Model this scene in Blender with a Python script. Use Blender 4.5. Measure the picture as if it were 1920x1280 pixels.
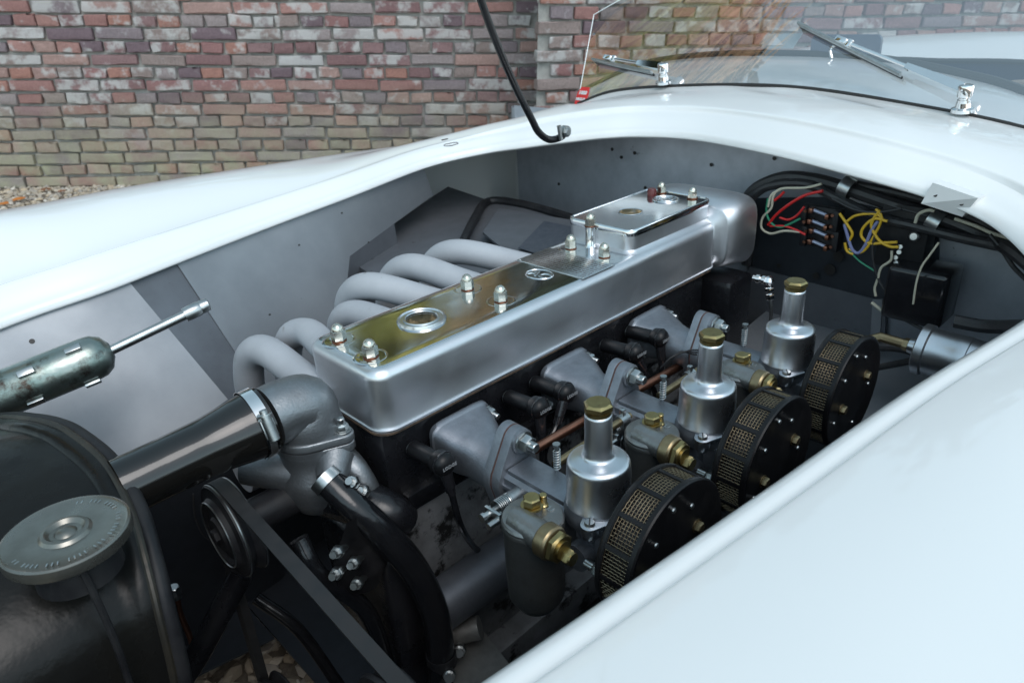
import bpy, bmesh, math, random
from mathutils import Vector, Matrix, noise
R_ = math.radians
scene = bpy.context.scene
for o in list(bpy.data.objects): bpy.data.objects.remove(o)

# ---------------------------------------------------------------- camera
# engine frame E: x to the rear of the car, y to its far side, z up out of the engine
BC = [Vector((0.714408, -0.697411, -0.056912)), Vector((0.342341, 0.277429, 0.897683)), Vector((0.610265, 0.660796, -0.43695))]
CE = Vector((-0.341748, -0.583472, 1.100734)); FPX = 1359.51
PITCH, YAW, ROLL, HCAM = R_(28.2), R_(47.3), R_(0.3), 1.08
fh = Vector((math.cos(YAW), math.sin(YAW), 0)); rh = Vector((math.sin(YAW), -math.cos(YAW), 0))
fw = fh*math.cos(PITCH) - Vector((0, 0, math.sin(PITCH))); up = fh*math.sin(PITCH) + Vector((0, 0, math.cos(PITCH)))
rt = rh*math.cos(ROLL) + up*math.sin(ROLL); up2 = up*math.cos(ROLL) - rh*math.sin(ROLL)
BW = Matrix((rt, up2, fw)); BE = Matrix(BC)
RT = BW.transposed() @ BE                                  # engine frame -> world
CW = Vector((0, 0, HCAM))
T = Matrix.Translation(CW) @ RT.to_4x4() @ Matrix.Translation(-CE)
cam = bpy.data.cameras.new('camera'); co = bpy.data.objects.new('camera', cam); scene.collection.objects.link(co)
scene.camera = co
cam.sensor_width = 36; cam.lens = FPX/1920*36; cam.clip_start = .02; cam.clip_end = 600
m = Matrix((rt, up2, -fw)).transposed().to_4x4(); m.translation = CW; co.matrix_world = m
cam.dof.use_dof = True; cam.dof.focus_distance = .80; cam.dof.aperture_fstop = 11; cam.dof.aperture_blades = 0

# ---------------------------------------------------------------- world and sun
w = bpy.data.worlds.new('World'); scene.world = w; w.use_nodes = True
nt = w.node_tree; bg = nt.nodes['Background']
sky = nt.nodes.new('ShaderNodeTexSky'); sky.sky_type = 'NISHITA'; sky.sun_disc = False
SUN_EL, SUN_AZ = R_(55), R_(-112)
sky.sun_elevation = SUN_EL; sky.sun_rotation = R_(90) - SUN_AZ
sky.air_density = 1.0; sky.dust_density = 1.0; sky.ozone_density = 1.0
hs = nt.nodes.new('ShaderNodeHueSaturation'); hs.inputs['Saturation'].default_value = .68; hs.inputs['Hue'].default_value = .455
nt.links.new(sky.outputs[0], hs.inputs['Color']); nt.links.new(hs.outputs[0], bg.inputs['Color'])
bg.inputs['Strength'].default_value = .15
sl = bpy.data.lights.new('sun', 'SUN'); so = bpy.data.objects.new('sun', sl); scene.collection.objects.link(so)
sl.energy = .62; sl.angle = R_(35); sl.color = (1, .99, .97)
sd = Vector((math.cos(SUN_AZ)*math.cos(SUN_EL), math.sin(SUN_AZ)*math.cos(SUN_EL), math.sin(SUN_EL)))
so.rotation_euler = sd.to_track_quat('Z', 'Y').to_euler(); so.location = (0, 0, 6)
scene.view_settings.view_transform = 'Standard'; scene.view_settings.look = 'None'
scene.view_settings.exposure = .76; scene.view_settings.gamma = 1; scene.view_settings.use_curve_mapping = False
scene.render.engine = 'CYCLES'
scene.cycles.max_bounces = 8; scene.cycles.transparent_max_bounces = 12

# ---------------------------------------------------------------- helpers
def P(px, py, x=None, y=None, z=None):
    """point of the engine frame seen at photo pixel (px, py) on the plane x=, y= or z="""
    r = BC[2] + BC[0]*((px-960)/FPX) + BC[1]*((640-py)/FPX)
    if x is not None: t = (x-CE.x)/r.x
    elif y is not None: t = (y-CE.y)/r.y
    else: t = (z-CE.z)/r.z
    return CE + r*t
V = Vector
def basis(d, upv=(0, 0, 1)):
    d = V(d).normalized(); u = V(upv)
    if abs(d.dot(u)) > .95: u = V((1, 0, 0))
    a = u.cross(d).normalized(); return a, d.cross(a), d
def spline(pts, n=8):
    pts = [V(p) for p in pts]; out = []
    q = [pts[0]*2-pts[1]] + pts + [pts[-1]*2-pts[-2]]
    for i in range(len(pts)-1):
        a, b, c, d = q[i:i+4]
        for k in range(n):
            t = k/n
            out.append(.5*((2*b)+(c-a)*t+(2*a-5*b+4*c-d)*t*t+(3*b-a-3*c+d)*t**3))
    out.append(pts[-1]); return out
class MB:
    def __init__(s): s.v = []; s.f = []; s.mi = []; s.cm = 0
    def add(s, vs, fs):
        o = len(s.v); s.v += [V(v) for v in vs]; s.f += [tuple(i+o for i in f) for f in fs]; s.mi += [s.cm]*len(fs); return s
    def loft(s, rings, closed=True, cap0=True, cap1=True):
        n = len(rings[0]); vs = [v for r in rings for v in r]; fs = []
        for i in range(len(rings)-1):
            for j in range(n if closed else n-1):
                k = (j+1) % n; fs.append((i*n+j, i*n+k, (i+1)*n+k, (i+1)*n+j))
        if closed and cap0: fs.append(tuple(range(n-1, -1, -1)))
        if closed and cap1: fs.append(tuple((len(rings)-1)*n+j for j in range(n)))
        return s.add(vs, fs)
    def tube(s, pts, r, n=12, sm=0, caps=True):
        if sm: pts = spline(pts, sm)
        pts = [V(p) for p in pts]; N = len(pts)
        rr = r if isinstance(r, (list, tuple)) else [r]*N
        if len(rr) != N: rr = [rr[0] if len(rr) == 1 else _interp(rr, i/(N-1)) for i in range(N)]
        rings = []; a = None
        for i, p in enumerate(pts):
            d = (pts[min(i+1, N-1)]-pts[max(i-1, 0)]).normalized()
            if a is None: a, b, _ = basis(d)
            else:
                a = (a - d*a.dot(d)).normalized(); b = d.cross(a)
            rings.append([p + (a*math.cos(2*math.pi*k/n)+b*math.sin(2*math.pi*k/n))*rr[i] for k in range(n)])
        return s.loft(rings, True, caps, caps)
    def lathe(s, prof, o, d=(0, 0, 1), n=32, caps=True):
        a, b, d = basis(d); o = V(o)
        rings = [[o + d*h + (a*math.cos(2*math.pi*k/n)+b*math.sin(2*math.pi*k/n))*max(r, 1e-5) for k in range(n)] for r, h in prof]
        return s.loft(rings, True, caps, caps)
    def hex(s, o, d, af, h, ch=.12, rot=0):
        a, b, d = basis(d); o = V(o); rc = af/math.sqrt(3); ri = af/2
        def ring(r, hh, n=12):
            out = []
            for k in range(n):
                t = math.pi*2*k/n+rot; rad = r if k % 2 == 0 else r*math.cos(math.pi/6)
                out.append(o+d*hh+(a*math.cos(t)+b*math.sin(t))*rad)
            return out
        def cr(r, hh): return [o+d*hh+(a*math.cos(math.pi*2*k/12+rot)+b*math.sin(math.pi*2*k/12+rot))*r for k in range(12)]
        rg = [cr(ri*.96, 0), ring(rc, af*ch*.5), ring(rc, h-af*ch), cr(ri*.93, h)]
        return s.loft(rg)
    def acorn(s, o, d, af, h):
        s.hex(o, d, af, h*.58, .04)
        r = af*.475; n = 8; hh = h*.58
        prof = [(r*math.cos(t*math.pi/2/n), hh-.0006+(h-hh)*math.sin(t*math.pi/2/n)) for t in range(n+1)]
        return s.lathe(prof, o, d, 20)
    def box(s, c, sz, ax=None, bev=0, seg=2):
        bm = bmesh.new(); bmesh.ops.create_cube(bm, size=1)
        for v in bm.verts: v.co = V((v.co.x*sz[0], v.co.y*sz[1], v.co.z*sz[2]))
        if bev: bmesh.ops.bevel(bm, geom=bm.edges[:], offset=bev, segments=seg, affect='EDGES', profile=.5)
        M = Matrix(ax).transposed() if ax else Matrix.Identity(3)
        bm.verts.index_update()
        s.add([M@v.co+V(c) for v in bm.verts], [[v.index for v in f.verts] for f in bm.faces]); bm.free(); return s
    def prism(s, out2, o, ax, ay, h, bev=0):
        """outline in the plane (ax, ay) extruded h along ax x ay"""
        ax, ay = V(ax), V(ay); nz = ax.cross(ay).normalized(); o = V(o)
        c = V((sum(p[0] for p in out2)/len(out2), sum(p[1] for p in out2)/len(out2)))
        def ring(hh, ins):
            rs = []
            for p in out2:
                q = V((p[0], p[1])); d = (q-c); L = d.length
                q = c + d*(1-ins/max(L, 1e-6)); rs.append(o+ax*q.x+ay*q.y+nz*hh)
            return rs
        rg = [ring(0, 0), ring(h-bev, 0), ring(h-bev*.3, bev*.3), ring(h, bev)] if bev else [ring(0, 0), ring(h, 0)]
        return s.loft(rg)
    def text(s, txt, o, ax, ay, size, ext=.0003, bold=0):
        cu = bpy.data.curves.new('t', 'FONT'); cu.body = txt; cu.size = size; cu.extrude = ext; cu.resolution_u = 2
        cu.align_x = 'CENTER'; cu.align_y = 'CENTER'; cu.offset = bold
        ob = bpy.data.objects.new('t', cu); me = bpy.data.meshes.new_from_object(ob)
        ax, ay = V(ax).normalized(), V(ay).normalized(); az = ax.cross(ay)
        s.add([V(o)+ax*v.co.x+ay*v.co.y+az*v.co.z for v in me.vertices], [list(p.vertices) for p in me.polygons])
        bpy.data.objects.remove(ob); bpy.data.curves.remove(cu); bpy.data.meshes.remove(me); return s
    def xform(s, M):
        s.v = [M@v for v in s.v]; return s
    def mesh(s, name, mats, off=V((0, 0, 0)), sharp=35):
        me = bpy.data.meshes.new(name); me.from_pydata([tuple(v-off) for v in s.v], [], s.f)
        for m_ in (mats if isinstance(mats, (list, tuple)) else [mats]): me.materials.append(m_)
        if any(s.mi): me.polygons.foreach_set('material_index', s.mi)
        bm = bmesh.new(); bm.from_mesh(me); bmesh.ops.recalc_face_normals(bm, faces=bm.faces); bm.to_mesh(me); bm.free()
        me.polygons.foreach_set('use_smooth', [True]*len(me.polygons)); me.set_sharp_from_angle(angle=R_(sharp)); return me
def _interp(rr, t):
    x = t*(len(rr)-1); i = min(int(x), len(rr)-2); return rr[i]*(1-(x-i))+rr[i+1]*(x-i)
ROOTS = []
def link(o): scene.collection.objects.link(o); return o
class Thing:
    """an Empty at the thing's base; parts hang under it"""
    def __init__(s, name, label, cat, base=(0, 0, 0), group=None, world=False):
        s.o = link(bpy.data.objects.new(name, None)); s.o.empty_display_size = .05; s.base = V(base)
        s.o['label'] = label; s.o['category'] = cat
        if group: s.o['group'] = group
        s.o.location = s.base
        if not world: ROOTS.append(s.o)
    def part(s, name, mb, mat, under=None, label=None, sharp=35, stuff=False):
        o = link(bpy.data.objects.new(name, mb.mesh(name, mat, s.base, sharp))); o.parent = under or s.o
        if label: o['label'] = label
        if stuff: o['kind'] = 'stuff'
        return o
    def copy(s, delta, label):
        c = Thing.__new__(Thing); c.base = s.base+V(delta); c.o = link(s.o.copy()); c.o.location = c.base; c.o['label'] = label; ROOTS.append(c.o)
        for ch in list(s.o.children):
            k = link(ch.copy()); k.parent = c.o
            for g in list(ch.children):
                d = link(g.copy()); d.parent = k
        return c
def single(name, mb, mat, label, cat, base, group=None, kind=None, world=False, sharp=35):
    o = link(bpy.data.objects.new(name, mb.mesh(name, mat, V(base), sharp))); o.location = V(base)
    if kind: o['kind'] = kind
    if label: o['label'] = label; 
    if cat: o['category'] = cat
    if group: o['group'] = group
    if not world: ROOTS.append(o)
    return o
def hull2(circles, n=10):
    """outline of the convex hull of 2-D circles (x, y, r)"""
    pts = []
    for x, y, r in circles:
        for k in range(n*3): a = 2*math.pi*k/(n*3); pts.append((x+r*math.cos(a), y+r*math.sin(a)))
    pts = sorted(set(pts)); lo = []
    def cross(o, a, b): return (a[0]-o[0])*(b[1]-o[1])-(a[1]-o[1])*(b[0]-o[0])
    for p in pts:
        while len(lo) >= 2 and cross(lo[-2], lo[-1], p) <= 0: lo.pop()
        lo.append(p)
    hi = []
    for p in reversed(pts):
        while len(hi) >= 2 and cross(hi[-2], hi[-1], p) <= 0: hi.pop()
        hi.append(p)
    return lo[:-1]+hi[:-1]
def rrect(x0, x1, y0, y1, r, n=6):
    out = []
    for cx, cy, a0 in ((x1-r, y1-r, 0), (x0+r, y1-r, 90), (x0+r, y0+r, 180), (x1-r, y0+r, 270)):
        for k in range(n+1): a = R_(a0+90*k/n); out.append((cx+r*math.cos(a), cy+r*math.sin(a)))
    return out
def boolean_cut(o, cutters):
    for c in cutters:
        me = c.mesh('cut', M_black); co_ = link(bpy.data.objects.new('cut', me))
        md = o.modifiers.new('b', 'BOOLEAN'); md.operation = 'DIFFERENCE'; md.object = co_; md.solver = 'EXACT'
        par = o.parent; o.parent = None; bpy.context.view_layer.update()
        dg = bpy.context.evaluated_depsgraph_get(); nm = bpy.data.meshes.new_from_object(o.evaluated_get(dg))
        o.modifiers.clear(); o.data = nm; o.parent = par; bpy.data.objects.remove(co_)
        nm.set_sharp_from_angle(angle=R_(35))

# ---------------------------------------------------------------- materials
def mat(name, c1, c2=None, rough=.5, metal=0, rough2=None, nscale=8, ndet=6, bump=0, bscale=60, coat=0, spec=.5, c3=None, c3t=(.6, .7), c3scale=20, stretch=None, aniso=0):
    m = bpy.data.materials.new(name); m.use_nodes = True; t = m.node_tree; N = t.nodes; L = t.links; b = N['Principled BSDF']
    tc = N.new('ShaderNodeTexCoord'); src = tc.outputs['Object']
    if stretch:
        mp = N.new('ShaderNodeMapping'); mp.inputs['Scale'].default_value = stretch; L.new(src, mp.inputs[0]); src = mp.outputs[0]
    nz = N.new('ShaderNodeTexNoise'); nz.inputs['Scale'].default_value = nscale; nz.inputs['Detail'].default_value = ndet; nz.inputs['Roughness'].default_value = .62
    L.new(src, nz.inputs['Vector'])
    mr = N.new('ShaderNodeMapRange'); mr.inputs['From Min'].default_value = .32; mr.inputs['From Max'].default_value = .68; L.new(nz.outputs['Fac'], mr.inputs['Value'])
    mx = N.new('ShaderNodeMix'); mx.data_type = 'RGBA'; mx.inputs['A'].default_value = (*c1, 1); mx.inputs['B'].default_value = (*(c2 or c1), 1)
    L.new(mr.outputs[0], mx.inputs['Factor']); col = mx.outputs['Result']
    if c3:
        n3 = N.new('ShaderNodeTexNoise'); n3.inputs['Scale'].default_value = c3scale; n3.inputs['Detail'].default_value = 8; n3.inputs['Roughness'].default_value = .7; L.new(src, n3.inputs['Vector'])
        m3 = N.new('ShaderNodeMapRange'); m3.inputs['From Min'].default_value = c3t[0]; m3.inputs['From Max'].default_value = c3t[1]; L.new(n3.outputs['Fac'], m3.inputs['Value'])
        x3 = N.new('ShaderNodeMix'); x3.data_type = 'RGBA'; x3.inputs['B'].default_value = (*c3, 1); L.new(col, x3.inputs['A']); L.new(m3.outputs[0], x3.inputs['Factor']); col = x3.outputs['Result']
    L.new(col, b.inputs['Base Color']); b.inputs['Metallic'].default_value = metal
    if rough2 is not None:
        rr = N.new('ShaderNodeMapRange'); rr.inputs['From Min'].default_value = .3; rr.inputs['From Max'].default_value = .7
        rr.inputs['To Min'].default_value = rough; rr.inputs['To Max'].default_value = rough2; L.new(nz.outputs['Fac'], rr.inputs['Value']); L.new(rr.outputs[0], b.inputs['Roughness'])
    else: b.inputs['Roughness'].default_value = rough
    b.inputs['Specular IOR Level'].default_value = spec
    if coat: b.inputs['Coat Weight'].default_value = coat; b.inputs['Coat Roughness'].default_value = .04
    if bump:
        nb = N.new('ShaderNodeTexNoise'); nb.inputs['Scale'].default_value = bscale; nb.inputs['Detail'].default_value = 4; L.new(src, nb.inputs['Vector'])
        bp = N.new('ShaderNodeBump'); bp.inputs['Strength'].default_value = 1; bp.inputs['Distance'].default_value = bump; L.new(nb.outputs['Fac'], bp.inputs['Height']); L.new(bp.outputs[0], b.inputs['Normal'])
    return m
M_paint = mat('white_paint', (.78, .795, .79), (.80, .81, .805), .30, 0, .38, 3, bump=.00006, bscale=11, coat=.9, c3=(.60, .61, .60), c3t=(.70, .80), c3scale=45)
M_cover = mat('polished_aluminium', (.72, .73, .74), (.60, .62, .64), .17, 1, .30, 9, 8, bump=.00006, bscale=22, c3=(.42, .40, .36), c3t=(.66, .78), c3scale=55)
M_cast = mat('cast_aluminium', (.30, .315, .33), (.19, .20, .21), .32, .88, .55, 30, 8, bump=.00035, bscale=420, c3=(.12, .11, .09), c3t=(.62, .75), c3scale=24)
M_dash = mat('satin_aluminium', (.66, .68, .71), (.54, .56, .59), .26, 1, .38, 14, 6, bump=.00004, bscale=60)
M_stub = mat('blasted_aluminium', (.27, .29, .32), (.19, .205, .23), .36, .8, .52, 40, 8, bump=.0003, bscale=500)
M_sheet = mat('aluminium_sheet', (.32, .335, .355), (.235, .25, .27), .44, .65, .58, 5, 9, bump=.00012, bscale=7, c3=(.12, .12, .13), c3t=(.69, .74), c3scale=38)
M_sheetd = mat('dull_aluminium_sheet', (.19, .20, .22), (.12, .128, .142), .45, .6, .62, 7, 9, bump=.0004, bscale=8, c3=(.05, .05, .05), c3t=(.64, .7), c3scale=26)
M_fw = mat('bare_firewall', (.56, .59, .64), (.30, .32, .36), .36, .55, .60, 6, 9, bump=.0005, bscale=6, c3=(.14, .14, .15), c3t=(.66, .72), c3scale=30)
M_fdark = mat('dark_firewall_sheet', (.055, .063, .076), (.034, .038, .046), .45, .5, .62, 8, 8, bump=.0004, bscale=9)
M_grey = mat('grey_heat_paint', (.40, .415, .44), (.33, .345, .37), .58, 0, .68, 12, 6, bump=.00008, bscale=300, c3=(.20, .19, .18), c3t=(.62, .74), c3scale=34)
M_black = mat('black_paint', (.005, .0055, .007), (.012, .012, .014), .16, 0, .40, 14, 7, bump=.0006, bscale=60)
M_matt = mat('matt_black', (.008, .008, .010), (.020, .020, .021), .40, 0, .62, 30, 7, spec=.3, bump=.0003, bscale=120)
M_rubber = mat('rubber_hose', (.005, .0055, .007), (.010, .010, .011), .10, 0, .26, 26, 8, bump=.00025, bscale=120)
M_bake = mat('bakelite', (.010, .010, .012), (.014, .014, .016), .10, 0, .2, 20)
M_belt = mat('belt_rubber', (.011, .012, .013), (.018, .018, .019), .55, 0, .75, 60)
M_brass = mat('brass', (.40, .32, .15), (.28, .22, .10), .24, 1, .42, 60, 7, c3=(.20, .14, .07), c3t=(.6, .75), c3scale=90)
M_bronze = mat('dull_brass', (.34, .27, .16), (.22, .17, .10), .34, 1, .5, 60, 7)
M_copper = mat('copper_pipe', (.42, .20, .13), (.28, .13, .09), .30, 1, .45, 40)
M_steel = mat('zinc_steel', (.52, .54, .54), (.36, .38, .38), .26, 1, .4, 60, 6)
M_nut = mat('nickel_nut', (.66, .65, .58), (.50, .48, .41), .20, 1, .32, 90, 6)
M_washer = mat('copper_washer', (.26, .10, .06), (.16, .07, .04), .4, 1, .5, 90)
M_chrome = mat('chrome', (.80, .80, .80), (.75, .75, .75), .05, 1, .09, 30)
M_glossy = mat('varnished_black', (.005, .0048, .0045), (.009, .008, .007), .06, 0, .12, 10, coat=.4, bump=.00012, bscale=60)
M_verd = mat('corroded_copper', (.36, .37, .35), (.20, .27, .25), .22, .95, .42, 24, 9, bump=.0003, bscale=150, c3=(.07, .05, .04), c3t=(.54, .66), c3scale=26)
M_rad = mat('radiator_paint', (.010, .0095, .008), (.006, .006, .006), .17, .0, .38, 14, 6, bump=.0018, bscale=24, spec=.22, c3=(.05, .032, .018), c3t=(.66, .75), c3scale=22)
M_radcap = mat('radiator_cap', (.27, .265, .24), (.19, .185, .165), .24, .9, .34, 30, 6)
M_loom = mat('loom_tape', (.014, .014, .016), (.028, .028, .030), .34, 0, .6, 60, 6, bump=.0006, bscale=90)
M_cockpit = mat('cockpit_leather', (.02, .035, .09), (.02, .03, .07), .4, 0)
M_seal = mat('rubber_seal', (.018, .016, .015), None, .45)
M_ground = mat('gravel_bed', (.20, .17, .13), (.12, .10, .08), .9, 0, .95, 60, 8, bump=.004, bscale=90)
M_mortar = mat('mortar', (.40, .395, .37), (.28, .275, .26), .9, 0, .95, 24, 9, bump=.003, bscale=120)
def plain(name, c, rough=.4, metal=0): return mat(name, c, tuple(x*.8 for x in c), rough, metal, None, 40)
W_red = plain('red_wire', (.55, .02, .02), .3); W_white = plain('cream_wire', (.50, .48, .38), .45); W_yel = plain('yellow_wire', (.62, .38, .02), .4)
W_green = plain('green_wire', (.02, .22, .12), .4); W_purp = plain('lilac_wire', (.20, .22, .40), .45)
M_red = plain('sticker_red', (.62, .03, .03), .4); M_white = plain('white_print', (.7, .7, .7), .5); M_greyprint = plain('grey_print', (.25, .26, .27), .5)
M_disc = plain('grey_card', (.45, .50, .52), .5)

def glass_mat(name, tint=(1, 1, 1), rough=0):
    m = bpy.data.materials.new(name); m.use_nodes = True; t = m.node_tree; N = t.nodes; L = t.links
    for n in list(N): N.remove(n)
    out = N.new('ShaderNodeOutputMaterial'); tr = N.new('ShaderNodeBsdfTransparent'); gl = N.new('ShaderNodeBsdfGlossy'); fr = N.new('ShaderNodeFresnel'); ms = N.new('ShaderNodeMixShader')
    tr.inputs[0].default_value = (*tint, 1); gl.inputs['Roughness'].default_value = rough; N.remove(fr)
    ge = N.new('ShaderNodeNewGeometry'); dt = N.new('ShaderNodeVectorMath'); dt.operation = 'DOT_PRODUCT'; L.new(ge.outputs['Normal'], dt.inputs[0]); L.new(ge.outputs['Incoming'], dt.inputs[1])
    ab = N.new('ShaderNodeMath'); ab.operation = 'ABSOLUTE'; L.new(dt.outputs['Value'], ab.inputs[0]); om = N.new('ShaderNodeMath'); om.operation = 'SUBTRACT'; om.inputs[0].default_value = 1; L.new(ab.outputs[0], om.inputs[1])
    pw = N.new('ShaderNodeMath'); pw.operation = 'POWER'; pw.inputs[1].default_value = 5; L.new(om.outputs[0], pw.inputs[0])
    ml = N.new('ShaderNodeMath'); ml.operation = 'MULTIPLY_ADD'; ml.inputs[1].default_value = .90; ml.inputs[2].default_value = .36; L.new(pw.outputs[0], ml.inputs[0])
    L.new(ml.outputs[0], ms.inputs[0]); L.new(tr.outputs[0], ms.inputs[1]); L.new(gl.outputs[0], ms.inputs[2]); L.new(ms.outputs[0], out.inputs[0]); return m
M_glass = glass_mat('windscreen_glass', (.95, .96, .97))

def brick_mat():
    m = bpy.data.materials.new('old_brick'); m.use_nodes = True; t = m.node_tree; N = t.nodes; L = t.links; b = N['Principled BSDF']
    oi = N.new('ShaderNodeObjectInfo'); geo = N.new('ShaderNodeNewGeometry')
    cr = N.new('ShaderNodeValToRGB'); e = cr.color_ramp; e.interpolation = 'CONSTANT'
    cols = [(0.331, 0.181, 0.166), (0.248, 0.149, 0.150), (0.387, 0.203, 0.166), (0.285, 0.181, 0.182), (0.368, 0.243, 0.220), (0.193, 0.140, 0.157), (0.305, 0.243, 0.227), (0.397, 0.226, 0.202), (0.259, 0.213, 0.227), (0.305, 0.166, 0.161), (0.405, 0.271, 0.242), (0.341, 0.288, 0.286)]
    e.elements[0].color = (*cols[0], 1); e.elements[1].position = 1/12; e.elements[1].color = (*cols[1], 1)
    for i in range(2, 12): el = e.elements.new(i/12); el.color = (*cols[i], 1)
    at = N.new('ShaderNodeAttribute'); at.attribute_name = 'tone'
    ad = N.new('ShaderNodeMath'); ad.operation = 'ADD'; L.new(oi.outputs['Random'], ad.inputs[0]); L.new(at.outputs['Fac'], ad.inputs[1])
    fr = N.new('ShaderNodeMath'); fr.operation = 'FRACT'; L.new(ad.outputs[0], fr.inputs[0]); L.new(fr.outputs[0], cr.inputs[0])
    def nz(scale, det=6, rough=.65):
        n = N.new('ShaderNodeTexNoise'); n.inputs['Scale'].default_value = scale; n.inputs['Detail'].default_value = det; n.inputs['Roughness'].default_value = rough; L.new(geo.outputs['Position'], n.inputs['Vector']); return n
    def mr(src, a, b_, c=0, d=1):
        n = N.new('ShaderNodeMapRange'); n.inputs[1].default_value = a; n.inputs[2].default_value = b_; n.inputs[3].default_value = c; n.inputs[4].default_value = d; L.new(src, n.inputs[0]); return n.outputs[0]
    def mix(f, a, b_, mode='MIX'):
        n = N.new('ShaderNodeMix'); n.data_type = 'RGBA'; n.blend_type = mode
        if hasattr(f, 'links'): L.new(f, n.inputs['Factor'])
        else: n.inputs['Factor'].default_value = f
        if hasattr(a, 'links'): L.new(a, n.inputs['A'])
        else: n.inputs['A'].default_value = (*a, 1)
        if hasattr(b_, 'links'): L.new(b_, n.inputs['B'])
        else: n.inputs['B'].default_value = (*b_, 1)
        return n.outputs['Result']
    g = nz(90, 8, .8); col = mix(.55, cr.outputs[0], mr(g.outputs[0], .25, .75, .45, 1.5), 'MULTIPLY')
    # old limewash left in patches, more on some bricks than on others
    n1 = nz(13, 7, .6); rnd = N.new('ShaderNodeMath'); rnd.operation = 'MULTIPLY'; rnd.inputs[1].default_value = 7.31; L.new(fr.outputs[0], rnd.inputs[0])
    r2 = N.new('ShaderNodeMath'); r2.operation = 'FRACT'; L.new(rnd.outputs[0], r2.inputs[0])
    s = N.new('ShaderNodeMath'); s.operation = 'MULTIPLY_ADD'; s.inputs[1].default_value = .30; s.inputs[2].default_value = -.15; L.new(r2.outputs[0], s.inputs[0])
    a2 = N.new('ShaderNodeMath'); a2.operation = 'ADD'; L.new(n1.outputs[0], a2.inputs[0]); L.new(s.outputs[0], a2.inputs[1])
    sep = N.new('ShaderNodeSeparateXYZ'); L.new(geo.outputs['Position'], sep.inputs[0])
    hz = mr(sep.outputs[2], .15, .42, 0, 1)
    lf = N.new('ShaderNodeMath'); lf.operation = 'MULTIPLY'; L.new(mr(a2.outputs[0], .55, .66), lf.inputs[0]); L.new(hz, lf.inputs[1])
    lf2 = N.new('ShaderNodeMath'); lf2.operation = 'MULTIPLY'; lf2.inputs[1].default_value = .85; L.new(lf.outputs[0], lf2.inputs[0])
    col = mix(lf2.outputs[0], col, (.54, .53, .52))
    # algae towards the foot of the wall
    n2 = nz(5, 6); al = N.new('ShaderNodeMath'); al.operation = 'MULTIPLY'; L.new(mr(sep.outputs[2], .52, .14), al.inputs[0]); L.new(mr(n2.outputs[0], .35, .62, .15, 1), al.inputs[1])
    col = mix(al.outputs[0], col, (.39, .38, .27))
    n3 = nz(170, 3); col = mix(mr(n3.outputs[0], .68, .74, 0, .5), col, (.04, .035, .03))
    L.new(col, b.inputs['Base Color']); b.inputs['Roughness'].default_value = .88; b.inputs['Specular IOR Level'].default_value = .25
    bp = N.new('ShaderNodeBump'); bp.inputs['Distance'].default_value = .007; bp.inputs['Strength'].default_value = 1; L.new(g.outputs[0], bp.inputs['Height']); L.new(bp.outputs[0], b.inputs['Normal'])
    return m
M_brick = brick_mat()
def leafmat(name, c):
    m = mat(name, c, tuple(x*.78 for x in c), .6, 0, None, 1.2, 3); m.node_tree.nodes['Principled BSDF'].inputs['Specular IOR Level'].default_value = .2; return m

# ================================================================= THE PLACE (world frame)
def world_ray(px, py):
    return (fw + rt*((px-960)/FPX) + up2*((640-py)/FPX))
def ground_pt(px, py):
    r = world_ray(px, py); return CW + r*(-CW.z/r.z)
random.seed(4)
g = MB(); n = 60; S = 60
g.add([(-S, -S, 0), (S, -S, 0), (S, S, 0), (-S, S, 0)], [(0, 1, 2, 3)])
single('ground', g, M_ground, None, None, (0, 0, 0), kind='structure', world=True)

# brick walls: pieces proud of a mortar core
def brick_variant(L, i, rough=True):
    rnd = random.Random(i*7+int(L*1000)); bm = bmesh.new(); bmesh.ops.create_cube(bm, size=1)
    H, D = .0480, .06
    for v in bm.verts: v.co = V((v.co.x*L*(1+rnd.uniform(-.02, .02)), v.co.y*D, v.co.z*H))
    bmesh.ops.bevel(bm, geom=bm.edges[:], offset=.0035, segments=1, affect='EDGES')
    ff = [e for e in bm.edges if abs(e.verts[0].co.y-e.verts[1].co.y) < 1e-5 and e.verts[0].co.y < -D*.49]
    bmesh.ops.subdivide_edges(bm, edges=ff, cuts=2, use_grid_fill=True)
    for v in bm.verts:
        q = v.co*28+V((i*9.1, 0, i*3.3)); v.co += V((noise.noise(q)*.008, noise.noise(q*1.6+V((7, 7, 7)))*.006, noise.noise(q*1.3+V((3, 9, 1)))*.008))
        if v.co.z > 0 and rnd.random() < .25: v.co.z -= rnd.uniform(0, .004)
    bm.normal_update(); me = bpy.data.meshes.new('brick'); bm.to_mesh(me); bm.free(); me.materials.append(M_brick)
    me.polygons.foreach_set('use_smooth', [True]*len(me.polygons)); me.set_sharp_from_angle(angle=R_(24)); return me
HEAD = [brick_variant(.101, i) for i in range(16)]; STRE = [brick_variant(.212, i+40) for i in range(16)]
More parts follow.
